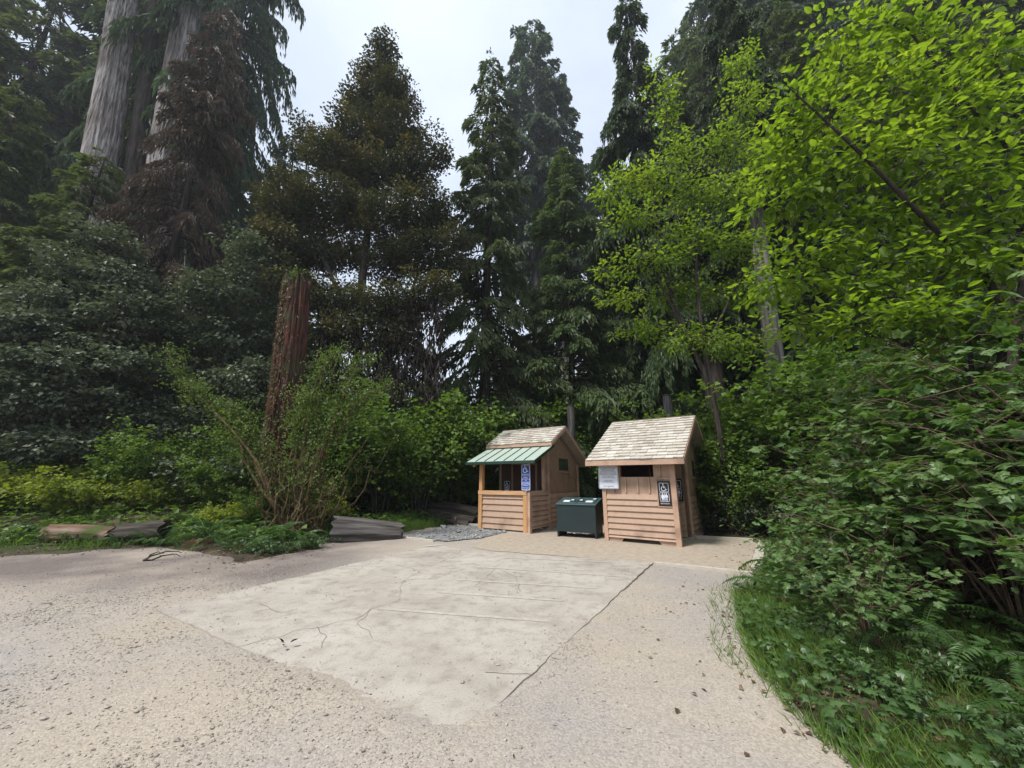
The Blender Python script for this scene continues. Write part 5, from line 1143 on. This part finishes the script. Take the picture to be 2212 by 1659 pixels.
# ferns
for px, py, s in [(400, 1160, .95), (440, 1172, 1.0), (490, 1185, 1.1), (540, 1192, .9), (470, 1160, 1.0), (370, 1150, .9), (225, 1186, .6), (300, 1186, .6), (330, 1184, .7), (520, 1165, 1.0), (30, 1180, .8), (80, 1184, .6), (580, 1190, 1.0), (420, 1180, 1.0), (620, 1186, .9)]:
    p = gp(px, py); fern(p[0], p[1] + .3, s * 1.25, 'sword fern in the clump left of the mossy shrub by the logs' if False else 'sword fern in the clump between the logs and the mossy shrub', 'ferns by the logs and mossy shrub')
for x, y, s in [(-2.9, 15.0, 1.0), (-3.6, 14.8, .9), (-2.3, 15.6, .9), (-4.2, 14.4, .8)]: fern(x, y, s, 'sword fern behind the grey split log', 'ferns behind the grey split log', 9)
fern(4.75, 6.95, 1.35, 'sword fern arching over the end of the path edging', None, 12, 3, seed=4)
fern(2.95, 3.75, .62, 'small bright fern among grass at the thicket foot', None, 7, 0, seed=5)
fern(3.6, 3.35, .8, 'upright fern among brambles under the berry canes', None, 8, 1, seed=6)
fern(4.5, 3.6, 1.0, 'broad fern growing against the dark inside of the thicket', None, 9, 0, seed=7)
fern(3.3, 2.75, .7, 'low fern in long grass at the near end of the thicket', None, 8, 1, seed=8)
fern(2.75, 3.05, .5, 'pale little fern at the grassy curve of the gravel', None, 6, 0, seed=14)
fern(4.0, 4.2, .9, 'leaning fern before the bare cane tangle', None, 9, 1, seed=15)
fern(3.75, 5.7, 1.0, 'brown-skirted fern on the rotten stump', None, 9, 6, seed=9)
log('rotten_stump', 'small dark rotten stump at the foot of the berry thicket', (3.95, 5.6), (4.35, 5.75), .24, .22, M['log_dark'], 33, .05, .22)

# ================================================================== stuff: grass, ground cover, litter, loose stones
def scatter_pts(n, x0, x1, y0, y1, test):
    P = np.stack([rng.uniform(x0, x1, n), rng.uniform(y0, y1, n)], -1); d = lot_sd(P[:, 0], P[:, 1]); return P[test(P, d)]
def blades(name, P, h, mat, label):
    n = len(P); z = ground_h(P[:, 0], P[:, 1]); lz = lot_h(P[:, 0], P[:, 1]); z = np.maximum(z, lz)
    a = rng.random(n) * 6.28; ln = h * rng.uniform(.4, 1.3, n); d = np.stack([np.cos(a) * .55, np.sin(a) * .55, np.ones(n)], -1) + rng.normal(0, .2, (n, 3))
    TV = np.array([[0, -.5, 0], [0, .5, 0], [.55, .38, .02], [.55, -.38, .02], [1, 0, -.14]]); TF = np.array([[0, 1, 2], [0, 2, 3], [3, 2, 4]])
    g = Geo(); leaves(g, (TV, TF), np.c_[P, z - .01], d, np.stack([-np.sin(a), np.cos(a), .3 + 0 * a], -1), ln, .045)
    tag(obj(name, g.mesh(name, mat)), label, 'grass', kind='stuff')
P = scatter_pts(90000, 1.9, 6, 1.6, 8, lambda P, d: (d > -.3) & (d < 2.2) & (rng.random(len(d)) < np.clip(.8 - d * .35 + .8 * vnoise(P[:, 0] * 1.5, P[:, 1] * 1.5), .02, 1) * np.where(d < 0, .10, 1)))
blades('grass', P[:24000], .15, M['grass'], 'green grass along the foot of the berry thicket')
P = scatter_pts(60000, -18, -4, 9, 14, lambda P, d: (d > .3) & (d < 4) & (rng.random(len(d)) < np.clip(.15 + 1.1 * vnoise(P[:, 0] * .8, P[:, 1] * .8), .03, 1)))
blades('grass', P[:12000], .24, M['grass'], 'pale meadow grass behind the brown log')
P = scatter_pts(16000, -4.5, 0, 11.5, 17, lambda P, d: (d > -.1) & (d < 3))
blades('grass', P[:7000], .30, M['grass'], 'grass tufts around the logs by the timber porch')
def cover(name, P, s, tm, mat, label, hmax=.12):
    n = len(P); z = np.maximum(ground_h(P[:, 0], P[:, 1]), 0) + rng.random(n) * hmax
    g = Geo(); leaves(g, tm, np.c_[P, z], rng.normal(0, 1, (n, 3)) * [1, 1, .25], np.array([0, 0, 1.0]) + rng.normal(0, .28, (n, 3)), s * rng.uniform(.5, 1.3, n), 1.1)
    tag(obj(name, g.mesh(name, mat)), label, 'ground cover', kind='stuff')
P = scatter_pts(60000, 1.9, 9, 1.5, 11, lambda P, d: (d > .02) & (d < 5) & (rng.random(len(d)) < np.clip(.75 + .6 * vnoise(P[:, 0] * 1.2, P[:, 1] * 1.2, 4), 0, 1)))
cover('ground_cover', P[:6500], .07, LOBED, M['ivy_leaf'], 'leafy ground cover under the berry thicket', .22)
P = scatter_pts(90000, -22, 14, 9, 26, lambda P, d: (d > .7) & (d < 12)); cover('ground_cover', P[:26000], .15, DIAMOND, M['under_leaf'], 'leafy ground cover of the forest floor behind the clearing', .35)
P = scatter_pts(60000, -14, 8, 1.5, 16, lambda P, d: (d > -1.0) & (d < .8) & (rng.random(len(d)) < np.where(d < 0, np.exp(d * 4) * .5, .6)))
n = len(P[:14000]); P = P[:14000]; g = Geo()
leaves(g, DIAMOND, np.c_[P, np.maximum(ground_h(P[:, 0], P[:, 1]), lot_h(P[:, 0], P[:, 1])) + .012], rng.normal(0, 1, (n, 3)) * [1, 1, .15], np.array([0, 0, 1.0]) + rng.normal(0, .35, (n, 3)), rng.uniform(.02, .07, n), .6)
tag(obj('leaf_litter', g.mesh('leaf_litter', M['litter'])), 'brown leaf litter along the edge of the gravel', 'litter', kind='stuff')
# gravel stones
M['stones'] = leaf_mat('stones', [(.13, .115, .10), (.26, .23, .195), (.33, .295, .25), (.38, .35, .31), (.45, .42, .37)], 0, rough=.9, spec=.2, patch=6)
ico = bmesh.new(); bmesh.ops.create_icosphere(ico, subdivisions=1, radius=.5); IV = np.array([v.co[:] for v in ico.verts]); IF = np.array([[v.index for v in f.verts] for f in ico.faces]); ico.free()
IV = IV * (1 + .22 * vnoise(IV[:, 0] * 5, IV[:, 1] * 5, IV[:, 2] * 5 + 2))[:, None] * [1, .75, .5]
OV = np.array([[.5, .08, .05], [-.48, -.05, 0], [.06, .40, .02], [-.04, -.38, .06], [.05, .06, .26], [0, 0, -.24]]); OF = np.array([[0, 2, 4], [2, 1, 4], [1, 3, 4], [3, 0, 4], [2, 0, 5], [1, 2, 5], [3, 1, 5], [0, 3, 5]])
SLABP = np.array(S)
def in_slab(x, y, poly=None):
    ins = np.zeros(len(x), bool); poly = SLABP if poly is None else np.array(poly)
    for a, b in zip(poly, np.roll(poly, -1, 0)):
        c = (a[1] > y) != (b[1] > y); xi = (b[0] - a[0]) * (y - a[1]) / (b[1] - a[1] + 1e-12) + a[0]; ins ^= c & (x < xi)
    return ins
def stones(n, x0, x1, y0, y1, size, dens, label, zf, mat):
    P = np.stack([rng.uniform(x0, x1, n), rng.uniform(y0, y1, n)], -1); P = P[rng.random(n) < dens(P[:, 0], P[:, 1])]
    k = len(P); sz = size * np.exp(rng.normal(0, .48, k)); z = zf(P[:, 0], P[:, 1]) + sz * .10
    g = Geo(); a = rng.random(k) * 6.28
    leaves(g, (IV, IF) if n < 1000 else (OV, OF), np.c_[P, z], np.stack([np.cos(a), np.sin(a), rng.normal(0, .25, k)], -1), np.array([0, 0, 1.0]) + rng.normal(0, .3, (k, 3)), sz, rng.uniform(.8, 1.2), rng.random(k))
    tag(obj('gravel', g.mesh('gravel', mat)), label, 'gravel', kind='stuff'); return k
def dens(x, y):
    d = .16 + .95 * np.clip(.15 + 1.1 * vnoise(x * .7 + 3, y * .7) + .5 * vnoise(x * 2.2, y * 2.2, 6), 0, 1)
    d = d * np.where(in_slab(x, y), .02 + .5 * np.exp(-slab_in(x, y) * 6), 1) * sm(.35, -.2, lot_sd(x, y)) * np.where(x > .8, .25, 1) * np.where(y > 6.5, .45, 1)
    return np.clip(d, 0, 1)
stones(190000, -9, 3.2, 2.0, 8.5, .0125, dens, 'loose gravel stones scattered over the lot', lambda x, y: np.where(in_slab(x, y), slab_z(x, y), lot_h(x, y)), M['stones'])
stones(150, -7, 3, 2.6, 9, .026, lambda x, y: np.where(in_slab(x, y) & (y > 3.6), .12, .5), 'larger single stones lying on the lot', lambda x, y: np.where(in_slab(x, y), slab_z(x, y), lot_h(x, y)), M['stones'])
M['blue_stones'] = leaf_mat('blue_stones', [(.12, .118, .115), (.24, .24, .235), (.36, .355, .345)], 0, rough=.9, spec=.2, patch=6)
stones(26000, -3.9, .8, 10.6, 15.4, .036, lambda x, y: in_slab(x + .12 * vnoise(x * 3, y * 3), y + .12 * vnoise(x * 3, y * 3, 5), ROCK) * (1.0 - .0 * x), 'blue-grey crushed rock beside the timber porch', lambda x, y: 0 * x + .018, M['blue_stones'])
P = np.stack([rng.uniform(-10, 5, 6500), rng.uniform(2.2, 12, 6500)], -1); P = P[(lot_sd(P[:, 0], P[:, 1]) < -.05)]; P = P[rng.random(len(P)) < np.clip(.2 + vnoise(P[:, 0] * .8, P[:, 1] * .8, 21), .05, 1)]; n = len(P)
zt = np.where(in_slab(P[:, 0], P[:, 1]), np.maximum(slab_z(P[:, 0], P[:, 1]), lot_h(P[:, 0], P[:, 1])), lot_h(P[:, 0], P[:, 1])) + .004
g = Geo(); leaves(g, DIAMOND, np.c_[P, zt], rng.normal(0, 1, (n, 3)) * [1, 1, .08], np.array([0, 0, 1.0]) + rng.normal(0, .2, (n, 3)), rng.uniform(.008, .032, n), .4)
tag(obj('needle_litter', g.mesh('needle_litter', M['litter'])), 'sparse needles and leaf scraps blown over the lot', 'litter', kind='stuff')
# small dropped things on the slab
def twig(label, a, b, r):
    g = Geo(); A = np.array([*a, slab_z(*a) + .012]); B = np.array([*b, slab_z(*b) + .016]); g.add(*tubes(curve_pts(A[None], B[None], 6, .02, .15), np.linspace(r, r * .5, 6)[None], 5)); tag(obj('twig', g.mesh('twig', M['cane'])), label, 'twig')
g = Geo(); c = gp(618, 1394, .03); k = 3; pos = np.array([[c[0] - .03, c[1], .05], [c[0] + .03, c[1] + .01, .05], [c[0], c[1] - .02, .045]])
leaves(g, OVAL2, pos, np.array([[-.6, .3, .5], [.7, .4, .4], [.2, -.7, .3]]), np.array([[0, .3, 1.0], [.2, 0, 1], [0, 0, 1.0]]), .075, 1.0)
tag(obj('fallen_leaf', g.mesh('fallen_leaf', M['black_and_shade'])), 'curled black dead leaf lying alone on the slab', 'leaf')
p = gp(345, 1212); g = Geo(); A = np.array([[p[0] - .25, p[1] - .1, .03]] * 3); B = A + np.array([[.55, .25, .10], [.35, .05, .16], [.5, .3, .02]]); g.add(*tubes(curve_pts(A, B, 6, .1, .15), np.linspace(.02, .006, 6)[None] * np.ones((3, 1)), 5))
tag(obj('fallen_branch', g.mesh('fallen_branch', M['log_dark'])), 'small dark branch lying on the gravel before the ferns', 'branch')

# ================================================================== thin haze of the bright damp air
HZ = bpy.data.materials.new('haze'); HZ.use_nodes = True; nt = HZ.node_tree; nt.nodes.remove(nt.nodes['Principled BSDF'])
pv = nt.nodes.new('ShaderNodeVolumePrincipled'); pv.inputs['Color'].default_value = (.86, .92, 1.0, 1); pv.inputs['Density'].default_value = .0008; pv.inputs['Anisotropy'].default_value = .3
nt.links.new(pv.outputs[0], nt.nodes['Material Output'].inputs['Volume'])
bm = bmesh.new(); boxb(bm, -520, 520, -510, 530, -1.5, 125); hz = finish('haze', bm, HZ, None); hz['kind'] = 'stuff'; hz['label'] = 'thin pale haze in the forest air'; hz['category'] = 'haze'
